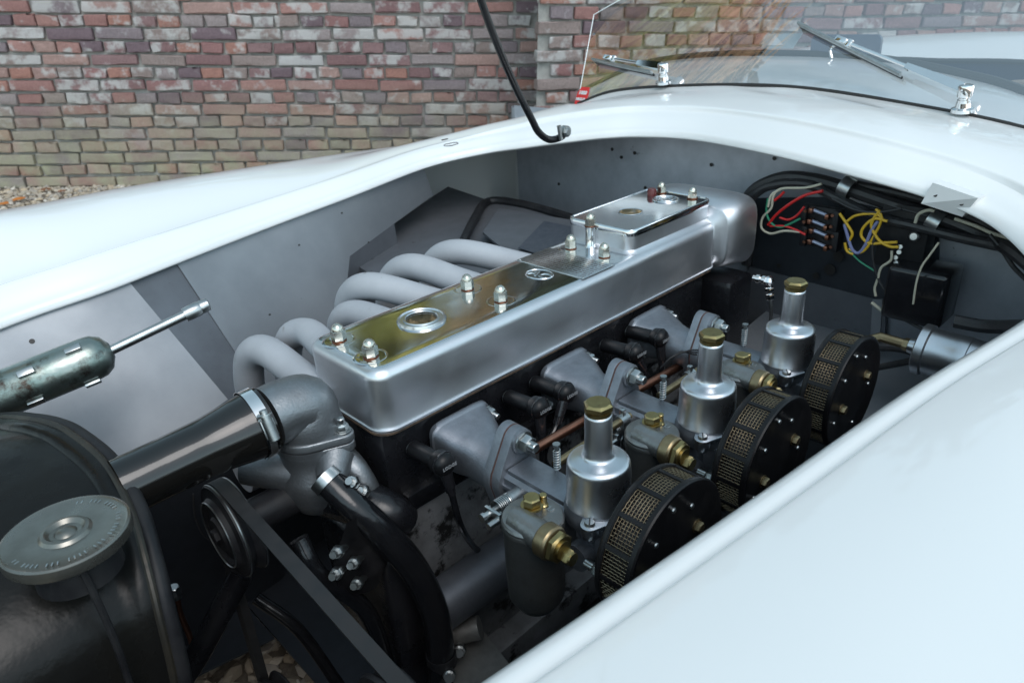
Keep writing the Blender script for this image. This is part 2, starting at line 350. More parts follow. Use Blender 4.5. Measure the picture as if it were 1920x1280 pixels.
def brick_wall(label, origin, az, x0, x1, vis, rows, phase, cap_end=None):
    """origin: a point of the wall foot; courses run along azimuth az; the face looks to the camera side.
    vis(x, z) tells whether that brick is seen big in the photo"""
    d = V((math.cos(az), math.sin(az), 0)); nrm = V((d.y, -d.x, 0))
    if nrm.dot(-V((origin[0], origin[1], 0))) < 0: nrm = -nrm
    th = Thing('brick_wall', label, 'wall', origin, world=True)
    M3 = Matrix((d, -nrm, V((0, 0, 1)))).transposed().to_4x4()
    core = MB(); H = rows*.0585
    o_ = V((origin[0], origin[1], 0)); fa, fb_ = o_+d*(x0+.012)-nrm*.02, o_+d*(x1-.012)-nrm*.02
    ray0 = V((fa.x, fa.y, 0)).normalized(); sk_ = ray0*(.30/max(.3, abs(ray0.dot(nrm)))) if x0 > -.5 else -nrm*.30
    plan = [fa, fb_, fb_-nrm*.30, fa+sk_]; core.add([p+V((0, 0, z_)) for z_ in (0, H) for p in plan], [(0, 1, 2, 3), (7, 6, 5, 4), (0, 4, 5, 1), (1, 5, 6, 2), (2, 6, 7, 3), (3, 7, 4, 0)])
    th.part('mortar', core, M_mortar)
    coping = MB(); coping.box(V((origin[0], origin[1], 0))+d*(x0+x1)/2-nrm*.16+V((0, 0, H+.03)), (x1-x0+.04, .40, .06), [d, -nrm, V((0, 0, 1))], .01)
    th.part('coping', coping, M_mortar)
    rest_v, rest_f, tones = [], [], []; cnt = 0
    rnd = random.Random(rows+int(x0*10))
    cand = []
    for r in range(rows):
        st = (r % 2 == phase); step = .2225 if st else .1113
        x = x0 + (.0 if st else .056)+rnd.uniform(-.01, .01)
        while x < x1-.05:
            L = step*rnd.uniform(.94, 1.06)
            if x+L > x1+.02: L = x1-x
            cx = x+L/2; z = r*.0585+.0292
            cand.append((st, cx, z, L/step, rnd.uniform(-.004, .003), rnd.uniform(-.012, .012), rnd.randrange(16), vis(cx, z))); x += L
    n_vis = 0
    for st, cx, z, sx, pr_, rot, k, v_ in cand:
        base = (STRE if st else HEAD)[k]
        Mb = Matrix.Translation(d*cx - nrm*(.030-.0035-pr_*.8) + V((0, 0, z+rnd.uniform(-.0022, .0022)+.004*math.sin(cx*1.7+z*3)))) @ M3 @ Matrix.Rotation(rot*1.2, 4, 'Y') @ Matrix.Diagonal((sx*rnd.uniform(.97, 1.01), 1, rnd.uniform(.92, 1.05), 1))
        if v_ and n_vis < 300:
            n_vis += 1; o = link(bpy.data.objects.new('brick', base)); o.parent = th.o; o.matrix_local = Mb
        else:
            off = len(rest_v); M2 = Mb; rest_v += [M2@v.co for v in base.vertices]; rest_f += [tuple(i+off for i in p.vertices) for p in base.polygons]; tones += [rnd.random()]*len(base.vertices)
    me = bpy.data.meshes.new('brickwork'); me.from_pydata([tuple(v) for v in rest_v], [], rest_f); me.materials.append(M_brick)
    a = me.attributes.new('tone', 'FLOAT', 'POINT'); a.data.foreach_set('value', tones)
    me.polygons.foreach_set('use_smooth', [True]*len(me.polygons)); me.set_sharp_from_angle(angle=R_(50))
    o = link(bpy.data.objects.new('brickwork', me)); o.parent = th.o; o['kind'] = 'stuff'
    return th
AZL = YAW - R_(86); foot = ground_pt(100, 352)
def wall_x(px, py, origin, az):
    d = V((math.cos(az), math.sin(az), 0)); nn = V((-d.y, d.x, 0)); r = world_ray(px, py); o = V((origin[0], origin[1], 0))
    t = nn.dot(o-CW)/nn.dot(r); p = CW+r*t; return (p-o).dot(d), p
xc, pc = wall_x(1003, 150, foot, AZL)
def seen(th_o, az, lo, hi):
    d = V((math.cos(az), math.sin(az), 0))
    def f(x, z):
        p = V((th_o[0], th_o[1], 0))+d*x+V((0, 0, z)); q = BW@(p-CW)
        if q.z <= 0: return False
        X = 960+FPX*q.x/q.z; Y = 640-FPX*q.y/q.z
        return lo-20 < X < hi+20 and -15 < Y < (365 - max(0, X-200)*.12 if X < 1100 else 125)
    return f
brick_wall('long weathered red brick wall with limewash patches left of the projecting brick pier', foot, AZL, -3.2, xc+.02, seen(foot, AZL, 0, 1003), 24, 0)
AZR = YAW - R_(76)
rr_ = world_ray(1004, 150); o2 = CW + rr_*((pc-CW).length/rr_.length*.885); foot2 = V((o2.x, o2.y, 0))
brick_wall('nearer projecting brick wall seen behind the windscreen glass', foot2, AZR, 0, 4.2, seen(foot2, AZR, 1003, 1920), 24, 1)
# return face of the projecting wall
d2 = V((math.cos(AZR), math.sin(AZR), 0)); back = (CW+rr_*((pc-CW).length/rr_.length)); back.z = 0

# gravel stones: dense where the photo shows them
def stones(area, n, smin, smax, seed):
    rnd = random.Random(seed); vs, fs, cols = [], [], []
    bm = bmesh.new(); bmesh.ops.create_icosphere(bm, subdivisions=1, radius=1); bv = [v.co.copy() for v in bm.verts]; bf = [[v.index for v in f.verts] for f in bm.faces]; bm.free()
    for i in range(n):
        x, y = area(rnd); s_ = rnd.uniform(smin, smax); Rm = Matrix.Rotation(rnd.random()*6.3, 3, 'Z') @ Matrix.Rotation(rnd.uniform(-.6, .6), 3, 'X')
        k = V((rnd.uniform(.7, 1.3), rnd.uniform(.6, 1), rnd.uniform(.4, .7)))*s_; off = len(vs); ph = rnd.random()*50
        c = V((x, y, rnd.uniform(.2, .9)*s_*.6))
        for v in bv:
            q = v*(1+noise.noise(v*1.3+V((ph, 0, 0)))*.35); vs.append(c+Rm@V((q.x*k.x, q.y*k.y, q.z*k.z)))
        fs += [tuple(j+off for j in f) for f in bf]; cols += [rnd.random()]*len(bv)
    return vs, fs, cols
def gravel_material():
    m = bpy.data.materials.new('gravel_stone'); m.use_nodes = True; N = m.node_tree.nodes; L = m.node_tree.links; b = N['Principled BSDF']
    at = N.new('ShaderNodeAttribute'); at.attribute_name = 'tone'; cr = N.new('ShaderNodeValToRGB'); e = cr.color_ramp
    e.elements[0].color = (.30, .25, .19, 1); e.elements[1].color = (.62, .58, .52, 1)
    for p_, c in ((.3, (.45, .39, .31, 1)), (.55, (.34, .31, .28, 1)), (.8, (.50, .40, .28, 1))): el = e.elements.new(p_); el.color = c
    L.new(at.outputs['Fac'], cr.inputs[0]); L.new(cr.outputs[0], b.inputs['Base Color']); b.inputs['Roughness'].default_value = .8; return m
M_grav = gravel_material()
dl = V((math.cos(AZL), math.sin(AZL), 0)); nl = V((dl.y, -dl.x, 0))
if nl.dot(-V((foot.x, foot.y, 0))) < 0: nl = -nl
def a_wall(r): p = V((foot.x, foot.y, 0))+dl*r.uniform(-1.3, 1.0)+nl*r.uniform(0, .95)**1.2; return p.x, p.y
ug = T @ V((-.05, .5, 0))
vs, fs, tc = stones(a_wall, 5200, .007, .016, 1)
def a_under(r): return ug.x+r.uniform(-.45, .45), ug.y+r.uniform(-.4, .4)
v2, f2, t2 = stones(a_under, 2600, .008, .019, 2); off = len(vs); vs += v2; fs += [tuple(i+off for i in f) for f in f2]; tc += t2
def a_wide(r): return r.uniform(-3, 4), r.uniform(-3.5, 4.5)
v2, f2, t2 = stones(a_wide, 7000, .008, .018, 3); off = len(vs); vs += v2; fs += [tuple(i+off for i in f) for f in f2]; tc += t2
me = bpy.data.meshes.new('gravel'); me.from_pydata([tuple(v) for v in vs], [], fs); me.materials.append(M_grav); me.attributes.new('tone', 'FLOAT', 'POINT').data.foreach_set('value', tc)
o = link(bpy.data.objects.new('gravel', me)); o['kind'] = 'stuff'; o['label'] = 'loose pale brown gravel at the wall foot and under the car'; o['category'] = 'gravel'
# fallen leaves
M_leaf = plain('autumn_leaf', (.50, .17, .03), .55); M_leafb = plain('brown_leaf', (.22, .10, .05), .7)
for (px, py, s_, mt, lb) in ((38, 380, .035, M_leaf, 'bright orange fallen leaf lying on the gravel at far left'), (8, 390, .03, M_leaf, 'orange leaf cut by the left picture edge above the white wing'), (88, 362, .028, M_leafb, 'brown curled leaf on gravel close to the wall foot'), (118, 366, .022, M_leafb, 'small brown leaf right of the curled leaf near the wall')):
    c = ground_pt(px, py)+V((0, 0, .016)); lf = MB(); rnd = random.Random(px); out = []
    for k in range(12):
        a = 2*math.pi*k/12; r = s_*(.55+.45*abs(math.cos(a*1.0)))*(1 if k % 2 else .8); out.append(c+V((r*math.cos(a), r*.7*math.sin(a), rnd.uniform(0, .010))))
    lf.add([c+V((0, 0, .012))]+out, [(0, k+1, (k+1) % 12+1) for k in range(12)])
    lf.add([c+V((0, 0, .0105))]+[q-V((0, 0, .0015)) for q in out], [(0, (k+1) % 12+1, k+1) for k in range(12)])
    single('fallen_leaf', lf, mt, lb, 'leaf', c, 'fallen leaves on the gravel', world=True)
# small grey box at the wall foot behind the bonnet edge
xb, pb = wall_x(975, 212, foot+nl*.12, AZL)
bx = MB(); bx.box(V((pb.x, pb.y, pb.z-.2)), (.085, .06, .46), [dl, -nl, V((0, 0, 1))], .006)
single('junction_box', bx, plain('grey_plastic', (.30, .33, .36), .5), 'small pale grey box standing at the wall foot just behind the white bonnet edge', 'box', (pb.x, pb.y, 0), world=True)

# trees beyond the wall (they show as reflections in metal, paint and glass)
def tree(az, dist, h, cr_, mat_, label, seed, n=2600, leaf=.11, hang=0, org=(.5, .7), zr=(.25, 1)):
    rnd = random.Random(seed); base = V((org[0]+math.cos(az)*dist, org[1]+math.sin(az)*dist, 0)); th = Thing('tree', label, 'tree', base, 'trees beyond the wall', world=True)
    tr = MB(); tr.tube([base, base+V((.05, .1, h*.3)), base+V((-.1, 0, h*.7))], [.17, .12, .05], 10, 5)
    for k in range(7):
        a = k*2.4; z0 = h*(.28+.08*k); tr.tube([base+V((0, 0, z0)), base+V((math.cos(a)*cr_*.4, math.sin(a)*cr_*.4, z0+h*.1)), base+V((math.cos(a)*cr_*.75, math.sin(a)*cr_*.75, z0+h*.15))], [.05, .02, .01], 6, 3)
    th.part('trunk', tr, M_bark)
    lv, lf = [], []
    cl = [(V((rnd.gauss(0, .45)*cr_, rnd.gauss(0, .45)*cr_, h*rnd.uniform(*zr))), rnd.uniform(.25, .55)*cr_) for _ in range(26)]
    for i in range(n):
        c, r = rnd.choice(cl); d = V((rnd.gauss(0, 1), rnd.gauss(0, 1), rnd.gauss(0, .8))).normalized()*r*rnd.random()**.5; p = base+c+d
        if p.z < .3: p.z = .3+rnd.random()
        a, b, _ = basis(V((rnd.gauss(0, 1), rnd.gauss(0, 1), rnd.gauss(0, 1)))); s_ = leaf*rnd.uniform(.6, 1.4); o_ = len(lv)
        if hang: a = V((rnd.gauss(0, .1), rnd.gauss(0, .1), -1)).normalized()*hang; b = V((rnd.gauss(0, 1), rnd.gauss(0, 1), 0)).normalized()*.35
        lv += [p-a*s_, p-b*s_*.6, p+a*s_, p+b*s_*.6]; lf.append((o_, o_+1, o_+2, o_+3))
    me = bpy.data.meshes.new('crown'); me.from_pydata([tuple(v-base) for v in lv], [], lf); me.materials.append(mat_)
    c = link(bpy.data.objects.new('crown', me)); c.parent = th.o
M_bark = plain('bark', (.10, .08, .06), .9)
LG3 = leafmat('leaves_dusty', (.24, .26, .20))
LG2 = leafmat('leaves_olive', (.52, .50, .18))
LT = leafmat('leaves_tan', (.72, .54, .32))
LG, LD, LY, LO = leafmat('leaves_green', (.14, .165, .10)), leafmat('leaves_dark', (.06, .085, .045)), leafmat('leaves_yellow', (.85, .74, .20)), leafmat('leaves_orange', (.95, .60, .32))
LW = leafmat('leaves_lime', (.85, .78, .30))
for i, (az, dist, h, cr_, mt, lb) in enumerate([(18, 8, 4.6, 1.5, LG, 'green'), (28, 8.0, 4.6, 1.3, LG3, 'dusty green'), (37, 7.6, 4.6, 1.0, LG3, 'pale green'), (44.5, 7.0, 4.8, .75, LG, 'grey green'), (51.5, 6.8, 4.8, .62, LT, 'tan leaved'), (57.5, 6.6, 4.8, .6, LY, 'yellow'), (64, 6.6, 4.6, .7, LG2, 'olive'), (75, 8, 4.2, 1.6, LD, 'dark leaved'), (90, 8.5, 4, 1.6, LG, 'broad green')]):
    tree(R_(az), dist, h, cr_, mt, '%s tree standing beyond the brick wall, out of frame' % lb, i, 2600)
for az_, dd_, mt_l, nm_, n_, sd_, cr2 in ((122.6, 7.4, LO, 'orange', 4200, 50, .30), (126.5, 7.2, LW, 'yellow green', 1900, 51, .5), (131, 7.0, LO, 'pale orange', 500, 52, .5)):
    tree(R_(az_), dd_, 11, cr2, mt_l, '%s weeping tree with long hanging strands, out of frame' % nm_, sd_, n_, .05, 16.0, (1.33, 1.0), (.45, .85))
for az_, sd_ in ((119, 60), (126, 61), (133, 62)):
    tree(R_(az_), 10.5, 13, 1.1, LD, '%s added tall dark tree behind the weeping trees, blocking sky from the windscreen reflection, out of frame' % {60: 'rightmost', 61: 'middle', 62: 'leftmost'}[sd_], sd_, 5000, .16, 0, (1.33, 1.0), (.3, .9))  # added dark backdrop, keeps sky haze out of the windscreen reflection
# ================================================================= THE CAR (engine frame)
car = Thing('sports_car', 'white open sports car with uncovered engine bay and small windscreen, parked by the brick wall', 'car', (-.2, .07, 0))
def circle_hole(c, r, nrm):   # small drilled hole shown as a dark recessed dimple
    return MB().lathe([(r*1.15, .0), (r*1.15, .0006), (r, .0006), (r*.9, -.004)], c, nrm, 12)
# opening edge of the bonnet bay: far rail, cowl, near rail
loopL = [V((-.62, .42, .715)), V((-.45, .462, .738)), P(0, 600, z=.757), P(200, 530, z=.768), P(350, 472, z=.776), P(500, 415, z=.783), P(660, 356, z=.795), P(800, 303, z=.808), P(910, 277, z=.82), P(985, 266, z=.830), P(1060, 256, z=.840), P(1130, 248, z=.848), P(1200, 245, z=.852),
         P(1300, 250, z=.855), P(1440, 275, z=.853), P(1600, 315, z=.842), P(1740, 355, z=.827), P(1850, 400, z=.811), V((.655, -.412, .79)), V((.59, -.445, .775)), P(1920, 590, z=.765), V((.3, -.406, .752)), P(1400, 930, z=.738), P(880, 1280, z=.722), V((-.3, -.305, .712)), V((-.62, -.26, .695))]
LL = spline(loopL, 8); N_ = len(LL)
# side weights: 0 far rail, 1 cowl, 2 near rail
def idx(i): return i*8
F0, C0, C1, N0 = idx(8), idx(10), idx(17), idx(19)
def prof_at(i):
    """lip rise and width of the rebate at loop index i"""
    far, cow, nea = (.030, .042), (.026, .055), (.014, .036)
    if i < C0: k_ = max(0, min(1, (i-idx(3))/(idx(8)-idx(3)))); far = (.031-.017*k_, .043-.013*k_)
    def mixp(a, b, t): t = max(0, min(1, t)); t = t*t*(3-2*t); return tuple(x+(y-x)*t for x, y in zip(a, b))
    if i < C0: return mixp(far, cow, (i-F0+8)/(C0-F0+8))
    return mixp(cow, nea, (i-idx(15))/(idx(20)-idx(15)))
outerC = {0: (-.62, .70, .78), 1: (-.45, .72, .825), 2: (-.23, .73, .842), 3: (-.10, .73, .840), 4: (.03, .73, .838), 5: (.17, .73, .832), 6: (.36, .73, .822), 7: (.53, .73, .812), 8: (.68, .72, .803), 9: (.82, .70, .800), 10: (.93, .66, .815)}
gn = V((-.845, 0, .534)); gdir = V((.534, 0, .845))
def on_glass(px, py, lift=.003):
    r = BC[2]+BC[0]*((px-960)/FPX)+BC[1]*((640-py)/FPX); t = gn.dot(V((.98, 0, .90))-CE)/gn.dot(r); return CE+r*t-gn*lift
WS = [on_glass(*q, lift=0) for q in ((1085, 195), (1160, 170), (1330, 160), (1500, 165), (1700, 195), (1920, 240))]
outerC[11] = tuple(WS[0]+V((0, .02, -.004))); outerC[12] = tuple(WS[1]); outerC[13] = tuple(WS[2]); outerC[14] = tuple((WS[2]+WS[3])/2); outerC[15] = tuple(WS[3]); outerC[16] = tuple(WS[4]); outerC[17] = tuple(WS[5])
outerC[18] = (.96, -.46, .835); outerC[19] = (.86, -.60, .80); outerC[20] = (.72, -.66, .785); outerC[21] = (.45, -.68, .785); outerC[22] = (.1, -.66, .775); outerC[23] = (-.18, -.63, .765); outerC[24] = (-.35, -.60, .755); outerC[25] = (-.62, -.56, .72)
OO = spline([outerC[i] for i in range(26)], 8)
rings = []
for i in range(N_):
    p = LL[i]; t = (LL[min(i+1, N_-1)]-LL[max(i-1, 0)]); t.z = 0; t.normalize(); nrm = V((t.y, -t.x, 0))
    c = V((.1, .07, p.z))
    if nrm.dot(p-c) < 0: nrm = -nrm
    rise, wd = prof_at(i); row = []
    for (a, dz) in ((.020, -.016), (.012, -.016), (.003, -.014), (-.001, -.011)): row.append(p+nrm*a+V((0, 0, dz)))
    for k in range(5):   # rolled top edge
        a = math.pi*(1-k/8); row.append(p+nrm*(.011+.011*math.cos(a))+V((0, 0, .011*math.sin(a)-.008)))
    q0 = row[-1]; q1 = p+nrm*wd+V((0, 0, rise))
    for k in range(1, 5): row.append(q0.lerp(q1, k/4)+V((0, 0, (.003 if i < N0-10 else .006)*math.sin(math.pi*k/4))))
    nbl = max(0, min(1, (i-idx(16))/(idx(19)-idx(16)))); nbl = nbl*nbl*(3-2*nbl)
    if nbl > 0:
        for k in range(9):
            u = k/8; tgt = p+nrm*(wd*u)+V((0, 0, -.010+.0165*math.sin(math.pi*min(1, u*.92+.04))**.75+rise*u*.75)); row[4+k] = row[4+k].lerp(tgt, nbl)
    fv = max(0, min(1, (idx(9)-i)/(idx(9)-idx(5)))); fv = fv*fv*(3-2*fv)
    for (a0, z0_), (a1, z1_) in zip(((.0015, .006), (.0035, .0085), (.009, .0098)), ((.005, -.003), (.012, -.009), (.020, -.011))): row.append(q1+nrm*(a0+(a1-a0)*fv)+V((0, 0, z0_+(z1_-z0_)*fv)))
    s0 = row[-1]; e0 = V(OO[i]); L_ = (e0-s0).length
    tan = (nrm*.9+V((0, 0, .28 if i < C0 else .2))).normalized()*L_*.42
    ed = (e0-s0); ed.z = 0; ed.normalize(); etan = ed*L_*.40
    if C0+8 < i < C1: etan = (ed+V((0, 0, .10))).normalized()*L_*.35
    for k in range(1, 13):
        u = k/12; row.append(s0*(1-u)**3+(s0+tan)*3*u*(1-u)**2+(e0-etan)*3*u*u*(1-u)+e0*u**3)
    # beyond the crown: roll down the side / run on under the windscreen
    if i <= C0 or i >= N0-4:
        for k, (a, dz) in enumerate(((.05, -.004), (.10, -.022), (.14, -.055), (.165, -.11), (.175, -.20), (.17, -.36), (.15, -.52))): row.append(e0+ed*a+V((0, 0, dz)))
    else:
        for k in range(7):
            f = (k+1)/7; row.append(e0+V((.0+.02*f, 0, .003*f)))
    rings.append(row)
body = MB(); body.loft(rings, closed=False)
bp = car.part('body_panel', body, M_paint, sharp=60)
sm_ = bp.modifiers.new('sub', 'SUBSURF'); sm_.levels = 1; sm_.render_levels = 1
# scuttle between glass and cockpit, doors and tail
scut = MB(); dash = [P(1092, 178, z=.868)+V((.02, .02, 0)), P(1200, 125, z=.905), P(1320, 108, z=.93), P(1480, 106, z=.936), P(1640, 115, z=.93), P(1800, 145, z=.915), P(1920, 180, z=.90), V((1.03, -.52, .822))]
base_ = [WS[0]+V((0, .012, 0)), WS[1], WS[2], (WS[2]+WS[3])/2, WS[3], WS[4], WS[5], V((.96, -.46, .835))]
A = spline(base_, 6); Bd = spline(dash, 6)
scut.loft([[a.lerp(b, k/6)+V((0, 0, .010*math.sin(math.pi*k/6)))+V((.004, 0, 0)) for k in range(7)] for a, b in zip(A, Bd)], closed=False)
car.part('scuttle', scut, M_paint)
roll = MB(); roll.tube([p+V((.008, 0, .004)) for p in Bd], .0085, 8); car.part('cockpit_trim', roll, M_seal)
# tail
tail = MB(); tp = [P(1300, 175, x=2.35), P(1400, 132, x=2.3), P(1480, 106, x=2.2), P(1600, 85, x=2.1), P(1750, 72, x=2.05), P(1920, 68, x=2.0), P(2100, 75, x=1.95), P(2300, 100, x=1.85)]
tl = [P(1360, 150, x=1.85), P(1450, 135, x=1.82), P(1530, 125, x=1.8), P(1650, 113, x=1.78), P(1760, 116, x=1.76), P(1920, 119, x=1.74), P(2100, 140, x=1.7), P(2300, 180, x=1.6)]
tA, tB = spline(tl, 5), spline(tp, 5)
rows = []
for a, b in zip(tA, tB):
    rw = [a, a+V((.006, 0, .004)), a+V((.01, 0, .006))]
    for k in range(1, 9):
        u = k/8; rw.append(a.lerp(b, u)+V((0, 0, .035*math.sin(math.pi*u))))
    rw += [b+V((.25, 0, -.06)), b+V((.5, 0, -.2)), b+V((.65, 0, -.5))]; rows.append(rw)
tail.loft(rows, closed=False); car.part('tail_panel', tail, M_paint, sharp=60)
car.part('cockpit_rear_trim', MB().loft([[a+V((.004, 0, -.001)), a+V((.02, 0, -.10)), a+V((.03, 0, -.30))] for a in tA], closed=False), M_cockpit)
car.part('cockpit_edge', MB().tube([a+V((.002, 0, .002)) for a in tA], .006, 8), M_seal)
tub = MB(); tub.box((1.5, .07, .50), (.56, 1.05, .5), bev=.04); car.part('cockpit_floor', tub, M_cockpit)
for sy, zz in ((.70, .80), (-.60, .755)):
    car.part('door', MB().loft([[V((x, sy+dy*(1 if sy > 0 else -1), zz+dz)) for x in (.95, 1.2, 1.5, 1.8, 2.2)] for dy, dz in ((-.12, -.1), (-.10, .0), (-.05, .012), (.02, -.01), (.06, -.1), (.07, -.4))], closed=False), M_paint, sharp=60)
seat = MB()
for yy in (-.18, .30): seat.box((1.62, yy, .66), (.14, .40, .34), bev=.06, seg=4)
car.part('seat', seat, M_cockpit)
st = MB(); stc = V((1.36, -.22, .70)); a, b, d = basis((-.9, 0, .43)); st.tube([stc+(a*math.cos(2*math.pi*k/32)+b*math.sin(2*math.pi*k/32))*.19 for k in range(33)], .011, 8)
for k in range(3): st.tube([stc, stc+(a*math.cos(2.1*k)+b*math.sin(2.1*k))*.19], .005, 6)
car.part('steering_wheel', st, plain('wood_rim', (.25, .2, .16), .3))
# windscreen glass
GL = [on_glass(1084, 193, 0), on_glass(1118, 28, 0), P(1165, 0, x=1.115), P(1300, -60, x=1.13)]
def pl(y, z): return V((.98+(z-.90)*.534/.845, y, z))
WSs = spline([pl(WS[0].y+.03, WS[0].z-.008)]+WS+[pl(-.46, .835)], 12)
def z_ws(y):
    best = min(WSs, key=lambda p: abs(p.y-y)); return best.z
ys = [GL[0].y+(-.46-GL[0].y)*k/40 for k in range(41)]
gl = MB(); rows = []
topz = GL[1]
for k, y in enumerate(ys):
    zb = z_ws(y)-.003; dy = .045*max(0, 1-k/10)   # the side edge leans outwards
    grow = min(1, k/6); zt = topz.z + .055*math.sin(grow*math.pi/2); h2 = (zt-zb)/.845
    rows.append([pl(y+dy*f, zb+h2*f*.845) for f in (0, .25, .5, .75, 1)])
gl.loft(rows, closed=False)
rows2 = [[p+V((.004, 0, .0)) for p in r] for r in rows]
edge = MB(); edge.tube(rows[0], .0010, 6); edge.tube([r[-1] for r in rows], .0010, 6)
gw = car.part('windscreen', gl, M_glass, sharp=80)
car.part('glass_edge', edge, mat('polished_glass_edge', (.8, .85, .85), None, .2, 0), under=gw)
seal = MB(); seal.tube([p+V((-.003, 0, .001)) for p in spline(WS+[pl(-.46, .835)], 8)], .0032, 8); car.part('windscreen_seal', seal, M_seal)
# stickers and mirror behind the glass
c4 = [on_glass(*q) for q in ((1081, 180), (1102, 165), (1100, 192), (1080, 201))]
sk = MB(); sc = sum(c4, V())/4; a_ = (c4[1]-c4[0]).normalized(); a_ = V((0, -1, 0)); b_ = gdir
skp = on_glass(1092, 182, -.002)
sk.prism([(-.014, -.020), (.010, -.020), (.018, .0), (.014, .022), (-.010, .022), (-.016, .008)], skp, a_, b_, .0006)
so_ = car.part('windscreen_sticker', sk, M_red, label='small red shield sticker with white lettering at the glass corner')
tx = MB(); tx.text('1000', skp+gn*.0012+gdir*.008, a_, b_, .012, .0002, .0006); tx.text('MIGLIA', skp+gn*.0012-gdir*.007, a_, b_, .0085, .0002, .0005)
car.part('lettering', tx, M_white, under=so_)
cd = [on_glass(*q, lift=.004) for q in ((1425, 89), (1485, 89), (1503, 61), (1437, 62))]
cm = MB(); cm.add([*cd, *[p-gn*.0012 for p in cd]], [(0, 1, 2, 3), (7, 6, 5, 4), (0, 4, 5, 1), (1, 5, 6, 2), (2, 6, 7, 3), (3, 7, 4, 0)])
cdo = car.part('grey_card', cm, M_disc, label='pale grey card stuck inside the windscreen')
tri = [on_glass(*q, lift=.0035) for q in ((1437, 84), (1468, 84), (1453, 65))]; tm = MB(); tm.add([*tri, *[p+gn*.0008 for p in tri]], [(0, 1, 2), (5, 4, 3), (0, 3, 4, 1), (1, 4, 5, 2), (2, 5, 3, 0)])
car.part('white_mark', tm, M_white, under=cdo)
mr = MB(); mA, mB_, mC, mD = [P(*q, x=1.24) for q in ((1518, 108), (1648, 111), (1648, 70), (1520, 62))]
mc = (mA+mC)/2; wy = (mA-mB_).length; hz = (mD-mA).length
mr.prism(rrect(-wy/2, wy/2, -hz/2, hz/2, .012), mc+V((.006, 0, 0)), V((0, 1, 0)), V((0, 0, 1)), .012, .003)
mo = car.part('rear_view_mirror', mr, plain('mirror_back', (.10, .12, .17), .35))
ms_ = MB(); ms_.tube([P(1560, 110, x=1.22), P(1557, 95, x=1.225), P(1563, 86, x=1.228), P(1572, 84, x=1.23)], .0035, 8, 4); car.part('mirror_stem', ms_, M_chrome, under=mo)
# wipers
def wiper(sp, tip, bl0, bl1):
    w_ = MB(); d = V((-.12, 0, 1)).normalized()
    w_.lathe([(.016, -.004), (.016, .001), (.011, .003), (.010, .010)], sp, d, 20); o = car.part('wiper', w_, M_chrome)
    h = MB(); h.lathe([(.0095, .010), (.0095, .014), (.0080, .015), (.0080, .017), (.0105, .019), (.0110, .033), (.0098, .036), (.004, .037)], sp, d, 20); car.part('wiper_hub', h, M_chrome, under=o)
    k = sp+d*.029; ar = MB(); ad = (tip-k).normalized(); side = ad.cross(gn).normalized()
    ar.loft([[k+ad*t+side*wd*s1+gn*ht*s2 for s1, s2 in ((-1, -1), (1, -1), (1, 1), (-1, 1))] for t, wd, ht in ((.006, .0070, .005), (.03, .0070, .005), ((tip-k).length*.45, .0045, .0035))])
    ar.tube([k+ad*(tip-k).length*.42, tip], .0030, 8); car.part('wiper_arm', ar, M_chrome, under=o)
    cl = MB(); cl.box(tip, (.022, .010, .012), [ad, side, ad.cross(side)], .002); cl.box(tip-ad*.016, (.010, .014, .008), [ad, side, ad.cross(side)], .002); car.part('blade_clip', cl, M_chrome, under=o)
    bd = (bl1-bl0); bn = bd.normalized(); bs = bn.cross(gn).normalized(); L_ = bd.length
    bb = MB(); bb.box((bl0+bl1)/2, (L_, .005, .008), [bn, bs, bn.cross(bs)], .001); bb.tube([bl0-bs*.0+gn*.006, bl1+gn*.006], .0028, 6); car.part('wiper_blade', bb, M_steel, under=o)
    rb = MB(); rb.box((bl0+bl1)/2-gn*.008, (L_*.99, .004, .010), [bn, bs, bn.cross(bs)], .0005); car.part('blade_rubber', rb, M_matt, under=o)
spR = on_glass(1808, 213, -.016); spL = on_glass(1251, 160, -.016)
wiper(spR, on_glass(1585, 88, -.022), on_glass(1502, 52, -.012), on_glass(1693, 148, -.012))
wiper(spL, on_glass(1150, 118, -.022), on_glass(1118, 118, -.012), on_glass(1228, 142, -.012))
# hinge bracket on the cowl edge
br = MB(); c0_, c1_, c2_, c3_ = P(1757, 343, z=.836), P(1842, 372, z=.826), P(1812, 407, z=.795), P(1735, 382, z=.806)
nb = V((-.9, .25, .2)).normalized()
f4 = [c3_, c2_, c1_, c0_]
br.add([p+nb*.010 for p in f4]+[p+V((.014, 0, .001)) for p in f4], [(0, 1, 2, 3), (7, 6, 5, 4), (0, 4, 5, 1), (1, 5, 6, 2), (2, 6, 7, 3), (3, 7, 4, 0)])
bo_ = car.part('hinge_bracket', br, M_paint)
fc = [p+nb*.0105 for p in f4]
for u, v in ((.2, .55), (.8, .55)):
    pp = fc[0].lerp(fc[1], u).lerp(fc[3].lerp(fc[2], u), v); car.part('bracket_hole', MB().lathe([(.0028, 0), (.0028, .0006)], pp, nb, 12), M_seal, under=bo_)


